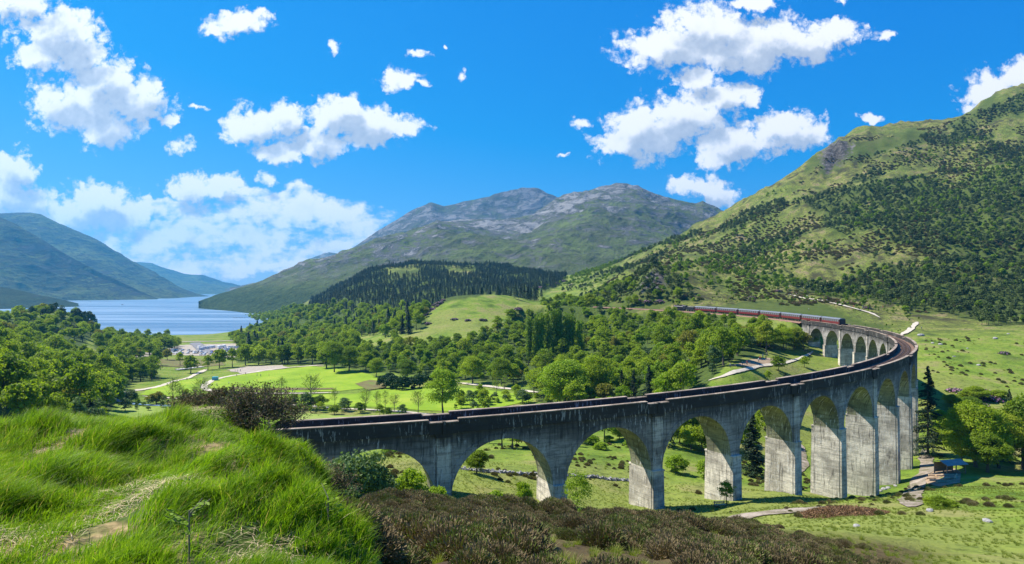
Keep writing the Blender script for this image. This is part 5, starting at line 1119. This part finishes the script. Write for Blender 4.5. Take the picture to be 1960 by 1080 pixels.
PPL = [(1510,552),(1514,548),(1518,547),(1522,545),(1526,544),(1529,546),(1533,549),(1501,556),(1507,559),(1538,555),(1541,562),(1516,563),(1524,566),(1530,568),(1519,574),(1522,577),(1509,569),(1540,578),(1560,579),(1570,576),(1576,574),(1583,579),(1593,573),(1600,582),(1612,583),
 (1636,580),(1648,581),(1655,577),(1662,576),(1634,590),(1652,589),(1651,592),(1672,591),(1674,590),(1688,591),(1690,592),(1692,590),(1712,574),(1714,572),(1725,594),(1764,632),(1600,594),(1545,570),(1548,596),
 (1540,675),(1543,674),(1546,674),(1494,697),(1372,700),(1398,705),(1430,699),(1363,714),(1421,700),(1455,690),(1460,686),(1468,683),(1466,690),(1452,694),
 (414,740),(416,740),(438,737),(453,721),(470,718),(492,721),(499,722),(515,721),(406,716),(358,729),(450,713),(455,712),(460,712),(690,712),(920,740),(560,753)]
for i, (px, py) in enumerate(PPL):
    k, pm = PM[(i*5+i//3) % 8]; x, y, z = hit(px, py, 100); o = link('person', pm, None, (x, y, z+0.05), random.uniform(0, 6.28), random.uniform(1.0, 1.12) if py < 600 else 1.0)
    wh = 'on the hillside above the train' if py < 645 and px > 1000 else ('by the footpath inside the viaduct curve' if px > 1000 else 'by the lawn path in the valley')
    tag(o, 'person in %s top and dark trousers standing %s' % (k, wh), 'person', 'people '+wh+' in '+k)

# ------------------------------------------------------------------ small built things
WOODM = mat('weathered_wood', (0.22, 0.17, 0.12), 0.85, 0.3, 4); WOODL = mat('cut_wood', (0.48, 0.34, 0.2), 0.85, 0.25, 4); ROOFB = mat('blue_roof', (0.22, 0.27, 0.27), 0.7, 0.25, 1.2); STONE = mat('field_stone', (0.27, 0.26, 0.25), 0.9, 0.35, 2, bump=0.5)
x, y, z = hit(1818, 905, 80); hut = empty('open_hut', (x, y, z), 0.25); tag(hut, 'small open timber hut with pale blue sheet roof beneath the trees', 'hut')
b = MB(); [b.box(px_-0.09, px_+0.09, py_-0.09, py_+0.09, -0.3, 2.3) for px_ in (-2.6, 0, 2.6) for py_ in (-1.6, 1.6)]; link('post', b.mesh('hut_posts', [WOODM]), hut)
b = MB(); b.box(-2.6, 2.6, 1.5, 1.58, 0, 2.2); b.box(-2.6, 2.6, -1.66, -1.6, 0.9, 1.0); b.box(-2.6, 2.6, -1.66, -1.6, 0.4, 0.5); link('wall', b.mesh('hut_wall', [WOODM]), hut)
b = MB(); b.add([(-3.0, -2.1, 2.2), (3.0, -2.1, 2.2), (3.0, 0, 2.95), (-3.0, 0, 2.95), (3.0, 2.1, 2.2), (-3.0, 2.1, 2.2), (-3.0, -2.1, 2.28), (3.0, -2.1, 2.28), (3.0, 0, 3.05), (-3.0, 0, 3.05), (3.0, 2.1, 2.28), (-3.0, 2.1, 2.28)], [(0, 3, 2, 1), (3, 5, 4, 2), (6, 7, 8, 9), (9, 8, 10, 11), (0, 1, 7, 6), (5, 11, 10, 4), (0, 6, 9, 3), (3, 9, 11, 5), (1, 2, 8, 7), (2, 4, 10, 8)]); link('roof', b.mesh('hut_roof', [ROOFB]), hut)
for i, (px, py, a) in enumerate([(1790,918,0.1),(1800,922,-0.05),(1812,924,0.05),(1822,918,0.2),(1830,915,0.9),(1808,912,0.15),(1797,912,-0.1)]):
    x, y, z = hit(px, py, 60); b = MB(); b.tube([(-2.2, 0, 0), (0, 0.05, 0.02), (2.2, 0, 0)], [0.2, 0.18, 0.15], 9); o = link('felled_log', b.mesh('felled_log', [WOODL]), None, (x, y, z+0.22), a); tag(o, 'felled log lying on the bare earth by the hut', 'log', 'felled logs by the hut')
x, y, z = hit(1378, 972, 60); t = empty('bench', (x, y, z), 0.15); tag(t, 'weathered wooden bench on the grass left of the gravel track', 'bench')
b = MB(); [b.box(-0.9, 0.9, -0.25+k*0.17, -0.12+k*0.17, 0.42, 0.47) for k in range(3)]; link('seat', b.mesh('bench_seat', [WOODL]), t)
b = MB(); [b.box(-0.9, 0.9, 0.26, 0.30, 0.58+k*0.16, 0.69+k*0.16) for k in range(2)]; link('backrest', b.mesh('bench_back', [WOODL]), t)
for sx in (-0.75, 0.75):
    b = MB(); b.box(sx-0.05, sx+0.05, -0.25, -0.17, -0.1, 0.42); b.box(sx-0.05, sx+0.05, 0.2, 0.28, -0.1, 0.9); link('leg', b.mesh('bench_leg', [WOODM]), t)
def boulder(px, py, s, lb, gp_=None, ym=60):
    x, y, z = hit(px, py, ym); bm = bmesh.new(); bmesh.ops.create_icosphere(bm, subdivisions=2, radius=1)
    sd = random.randrange(99)
    for v in bm.verts:
        k = 1+0.5*float(fbm(v.co.x*1.3+sd, v.co.y*1.3+v.co.z, 3, sd)); v.co = Vector((v.co.x*k*1.2, v.co.y*k, v.co.z*k*0.7))
    me = bpy.data.meshes.new('boulder'); bm.to_mesh(me); bm.free(); me.materials.append(STONE); o = link('boulder', me, None, (x, y, z+0.15*s), random.uniform(0, 6), s); return tag(o, lb, 'boulder', gp_)
boulder(1762, 643, 1.6, 'pale round boulder on the meadow right of the far curve')
for i, (px, py, s) in enumerate([(1905,649,1.1),(1800,660,0.9),(1785,659,0.8),(1852,668,0.5),(1826,684,0.6),(1873,700,0.7),(1930,640,0.6),(1700,935,0.5),(1692,938,0.6),(1685,941,0.45),(1714,932,0.4),(1710,912,0.5),(1720,910,0.45),(1780,980,0.4),(1890,1000,0.35),(1640,1010,0.3)]):
    boulder(px, py, s, 'small grey boulder lying in the grass', 'small grey boulders')
def wall_row(pts, lb, Y):
    b = MB(); W = [((px-CX)/F*Y_, Y_) for px, Y_ in pts]; xs = [w[0] for w in W]; x0 = Vector((*W[0], 0))
    for i in range(len(W)-1):
        n = int(math.dist(W[i], W[i+1])/0.32)
        for k in range(n):
            for l in range(2):
                x = W[i][0]+(W[i+1][0]-W[i][0])*k/n+random.uniform(-0.15, 0.15); y = W[i][1]+(W[i+1][1]-W[i][1])*k/n+random.uniform(-0.2, 0.2); s = random.uniform(0.2, 0.38); zz = float(H(x, y))+l*0.32*random.random()
                Mx = Matrix.Translation((x, y, zz+0.1)) @ Matrix.Rotation(random.uniform(0, 6), 4, Vector(rand_dirs(1)[0])); b.box(-s, s, -s*0.7, s*0.7, -s*0.5, s*0.5, 0, Mx, 0.7)
    return tag(link('dry_stone_wall', b.mesh('dry_stone_wall', [STONE])), lb, 'wall')
wall_row([(880, 108), (930, 110), (990, 113), (1035, 116)], 'tumbled dry stone wall crossing the field behind the second arch', 110)
wall_row([(1075, 118), (1130, 121), (1205, 124)], 'tumbled dry stone wall crossing the field behind the third arch', 120)
for i, (px, py) in enumerate([(690,793),(350,797),(305,792)]): pass
x, y, z = hit(350, 797, 60); b = MB(); b.tube([(-2.6, 0, 0), (-2.6, 0, 2.3), (2.6, 0, 2.3), (2.6, 0, 0)], 0.09, 6); b.tube([(-2.6, 0, 2.3), (-2.6, 1.4, 0)], 0.05, 5); b.tube([(2.6, 0, 2.3), (2.6, 1.4, 0)], 0.05, 5)
tag(link('goal_frame', b.mesh('goal_frame', [WOODM]), None, (x, y, z), 0.1), 'small dark goal frame standing on the pale field', 'goal')
x, y, z = hit(412, 729, 100); b = MB(); b.box(-1.6, 1.6, -1.1, 1.1, 0.1, 2.1); b.box(-1.65, 1.65, -1.15, 1.15, 2.1, 2.2)
for k in range(6): b.box(-1.5+k*0.5, -1.35+k*0.5, -1.14, -1.1, 0.2, 2.0)
tag(link('container', b.mesh('container', [paint('turquoise', (0.03, 0.32, 0.45))]), None, (x, y, z), 0.2), 'turquoise container box beside the lawn path', 'container')
xa, ya, za = hit(338, 709, 200); xb, yb, zb = hit(388, 706, 200); br = empty('footbridge', ((xa+xb)/2, (ya+yb)/2, (za+zb)/2+0.6), math.atan2(yb-ya, xb-xa)); ln = math.dist((xa, ya), (xb, yb))/2
tag(br, 'low grey bridge carrying the path over the river before the lawn', 'bridge'); GREYM = mat('bridge_concrete', (0.4, 0.38, 0.36), 0.85, 0.2)
b = MB(); b.box(-ln, ln, -2.2, 2.2, 0, 0.6); link('deck', b.mesh('bridge_deck', [GREYM]), br)
for sg in (-1, 1):
    b = MB(); b.box(-ln, ln, sg*2.1-0.06, sg*2.1+0.06, 1.45, 1.6); [b.box(-ln+k*3, -ln+k*3+0.15, sg*2.1-0.05, sg*2.1+0.05, 0.6, 1.5) for k in range(int(ln*2/3)+1)]; link('railing', b.mesh('bridge_rail', [WOODM]), br)
x, y, z = hit(334, 665, 300); b = MB(); b.box(-2.5, 2.5, -0.1, 0.1, 1.0, 4.2); b.box(-2.2, -2.0, -0.05, 0.05, -0.3, 1); b.box(2.0, 2.2, -0.05, 0.05, -0.3, 1); tag(link('banner', b.mesh('banner', [mat('green_banner', (0.02, 0.35, 0.15), 0.7)]), None, (x, y, z)), 'bright green banner board at the car park entrance', 'banner')
# jetty and boats
Yj = 1250; xj = (462-CX)/F*1600; b = MB(); b.box(-14, 14, -1.2, 1.2, 0.7, 1.0); [b.box(-13+k*6.5, -12.7+k*6.5, -1, 1, -2, 0.7) for k in range(5)]; o = tag(link('jetty', b.mesh('jetty', [WOODM]), None, ((458-CX)/F*1560, 1560, 0)), 'low wooden jetty reaching into the loch from the right shore', 'jetty')
for i, (px, py, lb) in enumerate([(234,584,'dark boat farthest out on the middle of the loch'), (173,578,'small boat moored off the left shore'), (206,577,'small white boat near the left shore'), (416,563.5,'tiny boat near the far end of the loch'), (322,573,'small boat in the middle below the far spur')]):
    Y = F*EYE/(py-HY); b = MB(); s = 5 if i == 0 else 4
    vs = [(-s, -1.4, 1.0), (s*0.6, -1.4, 1.1), (s*1.1, 0, 1.4), (s*0.6, 1.4, 1.1), (-s, 1.4, 1.0), (-s*0.9, -1, -0.3), (s*0.5, -0.9, -0.3), (s*0.9, 0, -0.3), (s*0.5, 0.9, -0.3), (-s*0.9, 1, -0.3)]
    b.add(vs, [(0, 1, 6, 5), (1, 2, 7, 6), (2, 3, 8, 7), (3, 4, 9, 8), (4, 0, 5, 9), (4, 3, 2, 1, 0)]); b.box(-s*0.5, s*0.25, -0.9, 0.9, 1.0, 2.6, 1, top=0.8)
    tag(link('boat', b.mesh('boat', [BLACK if i == 0 else CREAM, CREAM if i else BLACK]), None, ((px-CX)/F*Y, Y, 0), random.uniform(0, 1)), lb, 'boat')

# ------------------------------------------------------------------ heather, rough grass, foreground grass
HEA = leaf_mat('heather_twigs', (0.10, 0.075, 0.035), (0.27, 0.205, 0.11), 0.1, 0.9); HEAG = leaf_mat('heather_green', (0.07, 0.10, 0.018), (0.15, 0.19, 0.035), 0.2)
def heather_tuft(i, n=2600, w=0.42, h=0.42, green=0.12):
    a = rng.uniform(0, 6.28, n); r = w*np.sqrt(rng.random(n)); bx, by = np.cos(a)*r*0.35, np.sin(a)*r*0.35; tx, ty = np.cos(a)*r, np.sin(a)*r; tz = h*(1-0.55*(r/w)**2)*rng.uniform(0.6, 1.1, n)
    f0 = rng.uniform(0.74, 0.96, n)*np.where(rng.random(n) < 0.12, 0.3, 1); tz = tz*np.where(rng.random(n) < 0.5, rng.uniform(0.6, 1, n), 1); P0 = np.stack([bx+(tx-bx)*f0, by+(ty-by)*f0, tz*f0], 1); P1 = np.stack([tx, ty, tz], 1)+rng.normal(0, 0.018, (n, 3)); side = np.cross(P1-P0, rand_dirs(n)); side /= np.linalg.norm(side, axis=1)[:, None]+1e-9; side *= rng.uniform(0.004, 0.010, n)[:, None]
    V = np.stack([P0-side*0.6, P0+side*0.6, P1+side, P1-side], 1).reshape(-1, 3); Q = np.arange(4*n).reshape(n, 4)
    return np_mesh('heather_bush', V, Q, [HEA, HEAG], (rng.random(n) < green).astype(int))
hs = []
for i, (px, Y, s) in enumerate([(850,12,1.6),(1000,14,1.5),(1150,17,1.6),(760,11,1.5),(930,18,1.6)]):
    x = (px-CX)/F*Y; o = link('heather_bush', heather_tuft(i, 2600, green=[0.08, 0.25, 0.4, 0.65, 0.2][i]), None, (x, Y, float(H(x, Y))-0.05), i, s)
    tag(o, 'low brown heather bush on the slope below the grassy knoll', 'heather bush', 'brown heather bushes on the near slope'); hs.append(o)
def poly_gn(x0f, x1f, y0, y1, sp, maskf):
    out = []
    y = y0
    while y < y1:
        xs = np.arange((x0f(y)-CX)/F*y, (x1f(y)-CX)/F*y, sp); xs = xs+rng.uniform(-0.5, 0.5, len(xs))*sp; ys = y+rng.uniform(-0.5, 0.5, len(xs))*sp; out.append(np.stack([xs, ys], 1)); y += sp
    P = np.vstack(out); k = maskf(P[:, 0], P[:, 1]); return P[k]
def hm(x, y):
    px = x/y*F+CX; edge = np.interp(y, [6, 9, 14, 20, 30, 45], [640, 600, 600, 600, 590, 600]); edge2 = np.interp(y, [10, 20, 30, 40, 46], [1250, 1620, 1720, 1560, 1300])
    return (px > edge)&(px < edge2+fbm(x/3, y/3, 3, 8)*500)&((fbm(x/2.2, y/2.2, 3, 50)+fbm(x/7, y/7, 2, 52)*0.6 > -0.02))
P = poly_gn(lambda y: 380, lambda y: 1950, 8.2, 44, 0.34, hm)
P2 = poly_gn(lambda y: 430, lambda y: 760, 7.6, 14, 0.24, lambda x, y: (x/y*F+CX > np.interp(y, [7.6, 8.5, 9.5, 11, 14], [655, 600, 560, 500, 430])))
P = np.vstack([P, P2]); Z = H(P[:, 0], P[:, 1]); n = len(P); print('heather', n)
gn_scatter('heather', None, np.column_stack([P, Z-0.05]), rng.uniform(0.55, 1.5, n)*(0.75+fbm(P[:, 0]/3, P[:, 1]/3, 2, 3))*1.15, rng.uniform(0, 6.28, n), rng.integers(0, 5, n), hs)
# grass blades
def grass_mat(name, lo, hi, tip):
    m = bpy.data.materials.new(name); m.use_nodes = True; nt = m.node_tree; b = nt.nodes['Principled BSDF']; out = nt.nodes['Material Output']
    r = attr_n(nt, 'rnd'); hh = attr_n(nt, 'hgt'); geo = N(nt, 'ShaderNodeNewGeometry'); big = noise_n(nt, geo.outputs['Position'], 1.6, 4, 0.65)
    c = mixc(nt, smooth(nt, math_n(nt, 'ADD', math_n(nt, 'MULTIPLY', r, 0.6), math_n(nt, 'MULTIPLY', big, 0.9)), 0.45, 1.05), lo, hi); c = mixc(nt, math_n(nt, 'MULTIPLY', smooth(nt, hh, 0.6, 1.0), 0.35), c, tip)
    c = mixc(nt, smooth(nt, r, 0.94, 0.96), c, (0.42, 0.36, 0.15))
    L(nt, c, b.inputs['Base Color']); b.inputs['Roughness'].default_value = 0.5; b.inputs['Specular IOR Level'].default_value = 0.3
    t = N(nt, 'ShaderNodeBsdfTranslucent'); L(nt, mixc(nt, 1.0, c, (1.2, 1.2, 0.5), 'MULTIPLY'), t.inputs['Color']); mx = N(nt, 'ShaderNodeMixShader'); mx.inputs[0].default_value = 0.45
    L(nt, b.outputs[0], mx.inputs[1]); L(nt, t.outputs[0], mx.inputs[2]); L(nt, mx.outputs[0], out.inputs[0]); return m
GRASS = grass_mat('long_grass', (0.06, 0.16, 0.007), (0.24, 0.40, 0.014), (0.34, 0.42, 0.045))
ROUGH = grass_mat('rough_grass', (0.14, 0.19, 0.022), (0.24, 0.29, 0.045), (0.36, 0.35, 0.11))
def blades(B, ln, width, lean, r, segs=4, flat=0.0):
    """B base points (n,3); lean (n,2)"""
    n = len(B); th = rng.uniform(0, 2*math.pi, n); sd = np.stack([np.cos(th), np.sin(th), np.zeros(n)], 1)*width[:, None]*0.5; V = []
    for k in range(segs+1):
        t = k/segs; c = B+np.stack([lean[:, 0]*ln*t**1.8, lean[:, 1]*ln*t**1.8, ln*t*(1-0.35*np.hypot(lean[:, 0], lean[:, 1])*t)], 1); w = (1-t**2*0.92)
        V += [c-sd*w, c+sd*w]
    V = np.stack(V, 1); m = V.shape[1]; base = (np.arange(n)*m)[:, None]; Q = np.concatenate([base+np.array([2*k, 2*k+1, 2*k+3, 2*k+2]) for k in range(segs)], 0)
    hg = np.tile(np.repeat(np.linspace(0, 1, segs+1), 2), n); return V.reshape(-1, 3), Q, np.repeat(r, m), hg
def knoll_pts(density, ymax=13.5):
    out = []
    for y in np.arange(2.6, ymax, 0.25):
        x0 = (-120-CX)/F*y; edge = np.interp(y, [2.6, 4, 5, 6, 7, 8, 9, 10, 14], [760, 715, 690, 655, 612, 575, 520, 470, 420]); x1 = (edge-CX)/F*y
        n = rng.poisson((x1-x0)*0.25*density*min(1, (6.5/y)**0.5)); out.append(np.stack([rng.uniform(x0, x1, n), rng.uniform(y, y+0.25, n)], 1))
    return np.vstack(out)
P = knoll_pts(11000); x, y = P[:, 0], P[:, 1]
cl = fbm(x/0.9, y/0.9, 3, 40)+0.5; fine = fbm(x/0.22, y/0.22, 2, 41)+0.5
BARE = [(215,1010,0.30,0.6),(400,870,0.14,0.4),(185,832,0.35,0.7),(440,930,0.14,0.3),(470,1040,0.10,0.2),(-20,812,0.6,0.8)]
bare = np.zeros(len(P))
for bx, by, rx, ry in BARE:
    X_, Y_, _ = hit(bx, by, 3.0, 14); bare = np.maximum(bare, np.exp(-((x-X_)/rx)**2-((y-Y_)/ry)**2))
keep = (rng.random(len(P)) < np.clip((cl-0.12)*3.2, 0.42, 1)*np.clip((fine-0.24)*3.2, 0.2, 1))&(rng.random(len(P)) > bare*1.25)
fine_k = fine[keep]; x, y, cl, bare = x[keep], y[keep], cl[keep], bare[keep]; n = len(x); print('blades', n)
TUS = [(60,838,0.45),(245,850,0.42),(120,925,0.4),(330,830,0.3),(420,905,0.3),(520,960,0.35),(480,880,0.3),(600,1000,0.3),(20,1000,0.4),(300,1000,0.3)]
tus = np.zeros(n)
for bx, by, rr_ in TUS:
    X_, Y_, _ = hit(bx, by, 3.0, 14); tus = np.maximum(tus, np.exp(-((x-X_)**2+(y-Y_)**2)/(rr_*1.1)**2))
z = H(x, y)+tus*0.12; ln = (0.075+0.11*np.clip(cl, 0, 1)+0.14*tus)*(0.7+0.6*fine_k)*np.where((x/y*F+CX > 360)&(y > 7.6), 0.6, 1)*rng.uniform(0.55, 1.3, n)*(1-0.5*bare)
wd = fbm(x/1.5, y/1.5, 2, 60); lean = np.stack([0.55+wd*1.0+rng.normal(0, 0.28, n), -0.1+fbm(x/1.1, y/1.1, 2, 61)*1.3+rng.normal(0, 0.28, n)], 1)
V, Q, rv, hg = blades(np.column_stack([x, y, z-0.02]), ln, rng.uniform(0.0035, 0.008, n), lean, rng.random(n))
tag(link('long_grass', np_mesh('long_grass', V, Q, GRASS, attrs={'rnd': rv, 'hgt': hg})), kind='stuff')
# dead flattened stems in the bare patches
P = knoll_pts(1500); c_ = fbm(P[:, 0]/0.9, P[:, 1]/0.9, 3, 40)+0.5; P = P[(rng.random(len(P)) < np.clip((0.42-c_)*5, 0.05, 1))]; x, y = P[:, 0], P[:, 1]; n = len(x); STR = mat('dead_stems', (0.50, 0.38, 0.22), 0.8, 0.35, 2)
a = rng.uniform(0, 6.28, n); V, Q, rv, hg = blades(np.column_stack([x, y, H(x, y)+0.01]), rng.uniform(0.05, 0.09, n), rng.uniform(0.003, 0.006, n), np.stack([np.cos(a), np.sin(a)], 1)*2.2, rng.random(n), 3)
tag(link('dead_grass', np_mesh('dead_grass', V, Q, STR)), kind='stuff')
# rough grass tufts over the near slopes and the meadow under the arches
def tuft(nm, n, ln_, w):
    a = rng.uniform(0, 6.28, n); r = 0.16*np.sqrt(rng.random(n)); B = np.stack([np.cos(a)*r, np.sin(a)*r, np.zeros(n)], 1); V, Q, rv, hg = blades(B, rng.uniform(0.5, 1.0, n)*ln_, np.full(n, w), np.stack([np.cos(a), np.sin(a)], 1)*rng.uniform(0.1, 0.8, n)[:, None]+np.array([0.2, 0]), rng.random(n), 3)
    return np_mesh(nm, V, Q, ROUGH, attrs={'rnd': rv, 'hgt': hg})
gs = []
for i, (px, Y) in enumerate([(1500,28),(1650,40),(1380,30)]):
    x = (px-CX)/F*Y; o = link('grass_tuft', tuft('grass_tuft', 60, 0.42, 0.016), None, (x, Y, float(H(x, Y)))); tag(o, 'tuft of rough green grass at the edge of the heather', 'grass tuft', 'rough grass tufts'); gs.append(o)
def gm(x, y):
    px, py = ppx(x, y, H(x, y)); rad = np.hypot(x-CCX, y-CCY)
    return (py < 1110)&(fbm(x/6, y/6, 3, 88) > -0.12)
P = poly_gn(lambda y: 560+(y < 46)*60, lambda y: 2050, 9, 44, 0.62, gm); P3 = poly_gn(lambda y: 680, lambda y: 2050, 44, 125, 0.8, gm)
P = np.vstack([P, P3]); n = len(P); sc = np.where(P[:, 1] < 44, 0.6, 0.62)*rng.uniform(0.6, 1.3, n); print('tufts', n)
gn_scatter('rough_grass', None, np.column_stack([P, H(P[:, 0], P[:, 1])-0.03]), sc, rng.uniform(0, 6.28, n), rng.integers(0, 3, n), gs)
def hp(x, y):
    return fbm(x/38, y/38, 4, 123) > 0.07
hx, hy, hz_ = scatter([(1100,585),(1250,480),(1400,412),(1530,350),(1620,268),(1800,240),(1960,175),(2050,150),(2050,560),(1900,625),(1780,640),(1700,620),(1560,590),(1400,575),(1250,575)], 4.6, 400, 1300, mask=hp)
n = len(hx); print('hill heather', n)
gn_scatter('hill_heather', None, np.column_stack([hx, hy, hz_-0.2]), rng.uniform(2.0, 5.5, n), rng.uniform(0, 6.28, n), rng.integers(0, 5, n), hs)
mx_, my_, mz_ = scatter([(690,860),(1060,840),(1280,860),(1500,880),(1700,930),(1960,925),(1960,1060),(1700,1000),(1400,985),(1000,960),(700,960)], 1.5, 70, 240, mask=lambda x, y: (fbm(x/9, y/9, 3, 131) > 0.06)&(rng.random(len(x)) < 0.55))
mx2, my2, mz2 = scatter([(1765,640),(1960,640),(2050,640),(2050,740),(1960,742),(1780,738)], 3.2, 220, 420, mask=lambda x, y: (fbm(x/14, y/14, 3, 132) > 0.05)&(rng.random(len(x)) < 0.6))
mx_, my_, mz_ = np.r_[mx_, mx2], np.r_[my_, my2], np.r_[mz_, mz2]; n = len(mx_); print('rushes', n)
gn_scatter('rushes', None, np.column_stack([mx_, my_, mz_-0.05]), rng.uniform(0.5, 1.7, n)*np.where(my_ > 200, 1.5, 1), rng.uniform(0, 6.28, n), rng.integers(0, 8, n), hs[1:4]+gs+hs[2:4])
# dead bracken heap by the track
x0, y0, _ = hit(1610, 985, 50); n = 5000; a = rng.uniform(0, 6.28, n); r = np.sqrt(rng.random(n)); x = x0+np.cos(a)*r*5.5; y = y0+np.sin(a)*r*4.0; zz = H(x, y)+1.0*(1-r**2)*rng.random(n)
nn = rand_dirs(n); V, Q = leaf_quads(np.column_stack([x, y, zz]), nn, 0.22, 0.16); tag(link('dead_bracken', np_mesh('dead_bracken', V, Q, leaf_mat('bracken', (0.16, 0.09, 0.045), (0.34, 0.21, 0.12), 0.1, 0.9))), kind='stuff')

# the big heather shrub on the brow of the knoll
def big_shrub(px, Y, w, h, lb, seed, ntw=170, nl=9000):
    random.seed(seed); x = (px-CX)/F*Y; o = empty('heather_shrub', (x, Y, float(H(x, Y))-0.03)); tag(o, lb, 'shrub'); b = MB(); tips = []
    for i in range(ntw):
        a = random.uniform(0, 6.28); sp = random.uniform(0.15, 1.0); ex, ey = math.cos(a)*w*0.5*sp, math.sin(a)*w*0.4*sp; ez = h*(1-0.45*sp*sp)*random.uniform(0.65, 1.05)
        mid = (ex*0.55+random.uniform(-0.05, 0.05), ey*0.55+random.uniform(-0.05, 0.05), ez*0.42); r_ = random.uniform(0.003, 0.008); b.tube([(ex*0.1, ey*0.1, 0), mid, (ex, ey, ez)], [r_, r_*0.8, r_*0.35], 4, cap=False); tips.append((ex, ey, ez))
        for _ in range(3):
            f = random.uniform(0.0, 0.8); p = Vector(mid).lerp(Vector((ex, ey, ez)), f); q = p+Vector((random.uniform(-0.12, 0.12), random.uniform(-0.12, 0.12), random.uniform(0.05, 0.16))); b.tube([p, q], [r_*0.5, r_*0.2], 3, cap=False); tips.append(tuple(q))
    link('twigs', b.mesh('shrub_twigs', [TWIG]), o); T = np.array(tips); k = rng.integers(0, len(T), nl); P = T[k]*(1-0.25*rng.random((nl, 1))**1.5)+rng.normal(0, 0.028, (nl, 3))*w/1.4; P = P[P[:, 2] > h*0.28]
    V, Q = leaf_quads(P, rand_dirs(len(P)), 0.016, 0.45); link('foliage', np_mesh('shrub_foliage', V, Q, [HEA, HEAG], (rng.random(len(P)) < 0.25).astype(int)), o); return o
big_shrub(492, 9.2, 1.65, 0.84, 'large twiggy brown heather shrub on the brow of the knoll', 1, 260, 15000)
big_shrub(562, 8.7, 1.3, 0.72, 'brown heather shrub right of the largest one on the brow', 2, 110, 6000)
big_shrub(372, 10.6, 1.0, 0.36, 'low brown heather shrub left of the largest one on the brow', 3, 110, 5000)
big_shrub(606, 8.2, 1.2, 0.62, 'dark brown heather shrub where the knoll drops to the slope', 4, 110, 6000)
big_shrub(425, 9.9, 0.6, 0.34, 'small heather shrub tucked against the largest one', 5, 70, 3000)
def seedling(px, py, h, n, lb, seed):
    random.seed(seed); x, y, z = hit(px, py, 3, 14); o = empty('rowan_seedling', (x, y, z)); tag(o, lb, 'seedling'); b = MB(); P_ = []; N_ = []
    for i in range(n):
        a = random.uniform(0, 6.28); ln = h*random.uniform(0.35, 0.7); p = Vector((0, 0, h*random.uniform(0.45, 0.95))); q = p+Vector((math.cos(a)*ln*0.6, math.sin(a)*ln*0.6, ln*0.35)); b.tube([(0, 0, 0), p, q], [0.006, 0.004, 0.002], 4, cap=False)
        for k in range(9): c = p.lerp(q, 0.3+k*0.08); s = Vector((-math.sin(a), math.cos(a), 0))*(0.022*(1 if k % 2 else -1)); P_.append(c+s); N_.append((random.uniform(-.3, .3), random.uniform(-.3, .3), 1))
    link('stem', b.mesh('seedling_stem', [TWIG]), o); Nn = np.array(N_); Nn /= np.linalg.norm(Nn, axis=1)[:, None]; V, Q = leaf_quads(np.array([tuple(p) for p in P_]), Nn, 0.022, 0.5); link('leaves', np_mesh('seedling_leaves', V, Q, [LEAF_BRIGHT]), o)
seedling(362, 1078, 0.34, 9, 'young rowan with yellow green leaves low in the foreground grass', 1); seedling(628, 1030, 0.30, 6, 'thin rowan seedling near the edge of the foreground grass', 2); seedling(515, 862, 0.34, 8, 'leafy yellow green seedling in front of the large heather shrub', 3); seedling(583, 850, 0.42, 9, 'yellow green seedling right of the large heather shrub', 4)

# ------------------------------------------------------------------ the air
b = MB(); b.box(-9600, 9600, -300, 12600, -160, 1250); hz = link('haze', b.mesh('haze', [])); tag(hz, kind='stuff')
hm_ = bpy.data.materials.new('haze'); hm_.use_nodes = True; nt = hm_.node_tree; nt.nodes.clear(); pv = N(nt, 'ShaderNodeVolumePrincipled'); pv.inputs['Color'].default_value = (0.10, 0.52, 1.0, 1); pv.inputs['Density'].default_value = HAZE = 0.000065; pv.inputs['Anisotropy'].default_value = 0.3
mo = N(nt, 'ShaderNodeOutputMaterial'); L(nt, pv.outputs[0], mo.inputs['Volume']); hz.data.materials.append(hm_)
